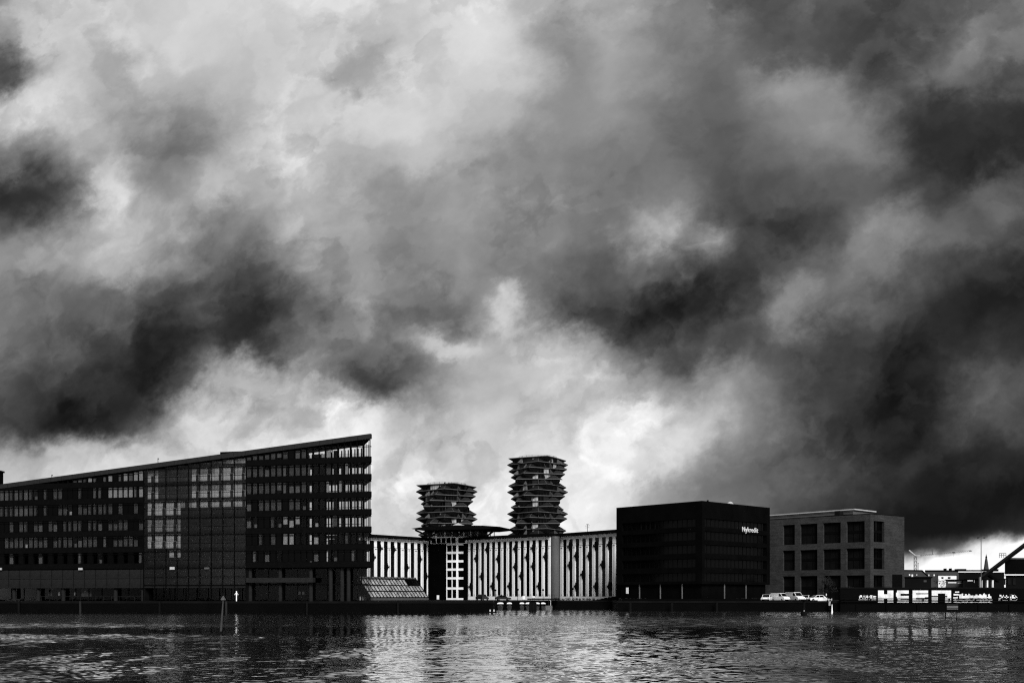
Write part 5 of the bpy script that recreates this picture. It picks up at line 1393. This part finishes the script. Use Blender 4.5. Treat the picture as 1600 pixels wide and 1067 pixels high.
def beacon():
    d = 86; r = math.radians; root = thing('channel_beacon', gp(343.5, d), 'leaning grey beacon pole with a triangle topmark at the left', 'beacon')
    a, b = gp(343.3, d), gp(348.8, d); a.z = -1.2; b.z = zp(936, d)
    MB().tube(a, b, .13, .05, 10).build('pole', 'beacon_grey', root)
    c = gp(349.2, d); zb, zt = zp(936.6, d), zp(930.8, d); w = .19
    m = MB()
    for p, q in (((c.x - w, zb), (c.x + w, zb)), ((c.x - w, zb), (c.x, zt)), ((c.x + w, zb), (c.x, zt))):
        m.tube((p[0], d - .08, p[1]), (q[0], d - .08, q[1]), .035, n=6)
    m.prism([(c.x - w, d - .06, zb), (c.x + w, d - .06, zb), (c.x, d - .06, zt)], (0, .04, 0))
    m.build('topmark', 'mid_metal', root)
    MB().lathe([(.22, -.4), (.22, .12), (.17, .2)], a + Vector((0.03, 0, 1.2)), 12).build('collar', 'timber', root)
beacon()
def water_sign():
    d = 136; X = lambda p: (p - 800) / FPX * d; Z = lambda p: zp(p, d)
    root = thing('water_sign', (X(1487), d, 0), 'striped notice board on two leaning legs in the water at the right', 'sign')
    for (p0, p1) in ((1476.6, 1478.6), (1494.2, 1496.2)): MB().tube((X(p0), d, -.8), (X(p1), d, Z(944)), .075, .06, 8).build('leg', 'timber', root)
    MB().box(X(1478.3), X(1496.4), d - .16, d - .09, Z(951.8), Z(943.3)).build('board', 'dark_metal', root)
    for t, b, mt in ((943.6, 945.2, 'grey_column'), (946.2, 949.0, 'mid_metal'), (950.2, 951.4, 'mid_metal')):
        MB().box(X(1478.8), X(1496), d - .185, d - .162, Z(b), Z(t)).build('stripe', mt, root)
water_sign()
def nav_post():
    d = 197.6; x = (369.6 - 800) / FPX * d; Z = lambda p: zp(p, d)
    root = thing('signal_post', (x, d, LAND), 'bright white signal post with two short arms on the left quay', 'signal post')
    MB().box(x - .085, x + .085, d - .1, d + .1, LAND, Z(923)).build('post', 'white_paint', root)
    MB().box(x - .24, x + .24, d - .14, d - .1, Z(926.7), Z(925.8)).build('arm', 'white_paint', root)
    MB().box(x - .38, x + .40, d - .14, d - .1, Z(928.9), Z(928.1)).build('arm', 'white_paint', root)
nav_post()
def quay_barrier():
    d = 208.6; X = lambda p: (p - 800) / FPX * d; Z = lambda p: zp(p, d)
    root = thing('barrier_board', (X(1283), d, LAND), 'white barrier board at the end of the quay railing by the cars', 'barrier')
    n = 7; w = (X(1290) - X(1277.5)) / n
    for i in range(n): MB().box(X(1277.5) + i * w + .015, X(1277.5) + (i + 1) * w - .015, d - .06, d, Z(940.3 + .1 * (i % 2)), Z(934.4)).build('plank', 'white_paint', root)
    m = MB()
    for px in (1279, 1289): m.box(X(px) - .05, X(px) + .05, d, d + .1, LAND, Z(934))
    m.build('post', 'mid_metal', root)
    r = thing('quay_railing', (X(1296), d, LAND), 'white two-bar quay railing right of the barrier board', 'railing')
    for px in (1291, 1295, 1299.5): MB().box(X(px) - .07, X(px) + .07, d - .07, d + .07, LAND, Z(934.6)).build('post', 'white_paint', r)
    for py in (936.3, 939.2): MB().box(X(1290.5), X(1300), d - .1, d - .075, Z(py) - .05, Z(py) + .05).build('rail', 'white_paint', r)
    l = thing('quay_lamp', (X(1293), d + 1, LAND), 'thin quay lamp with a small white light above the barrier', 'lamp')
    MB().tube((X(1293), d + 1, LAND), (X(1293.2), d + 1, Z(930.5)), .05, n=6).build('pole', 'dark_metal', l)
    MB().lathe([(.10, Z(930.5)), (.13, Z(928.5)), (.05, Z(926.8))], (X(1293.4), d + 1, 0), 8).build('lamp_head', 'sign_light', l)
quay_barrier()
for px, py, lb in ((809, 921, 'dark lamp post before the middle of the longest striped wing'), (774, 922, 'dark lamp post left of the covered boats'), (848.5, 921.5, 'dark lamp post by the jetty before the striped wing'), (895, 920, 'dark lamp post before the wing beside the black cube')):
    d = 250; p = gp(px, d)
    r = thing('lamp_post', p + Vector((0, 0, LAND)), lb, 'lamp post', 'lamp posts before the hotel')
    MB().tube(p + Vector((0, 0, LAND)), p + Vector((0, 0, zp(py, d))), .075, .05, 7).build('pole', 'black_metal', r)
    MB().lathe([(.12, zp(py + 1.2, d)), (.30, zp(py, d)), (.22, zp(py - 1.3, d)), (.05, zp(py - 1.9, d))], p, 10).build('lamp_head', 'black_metal', r)
for px0, px1, y0, y1, lb in ((816.5, 820.5, 930.5, 936, 'upright white notice board before the longest striped wing'), (832, 835.5, 930.7, 933.4, 'small white notice board above the jetty deck')):
    d = 249; X = lambda p: (p - 800) / FPX * d
    r = thing('notice_board', (X((px0 + px1) / 2), d, LAND), lb, 'notice board')
    MB().box(X(px0), X(px1), d - .06, d, zp(y1, d), zp(y0, d)).build('board', 'white_paint', r)
    for s in (px0 + .5, px1 - .5): MB().box(X(s) - .04, X(s) + .04, d, d + .08, LAND, zp(y0, d)).build('post', 'dark_metal', r)
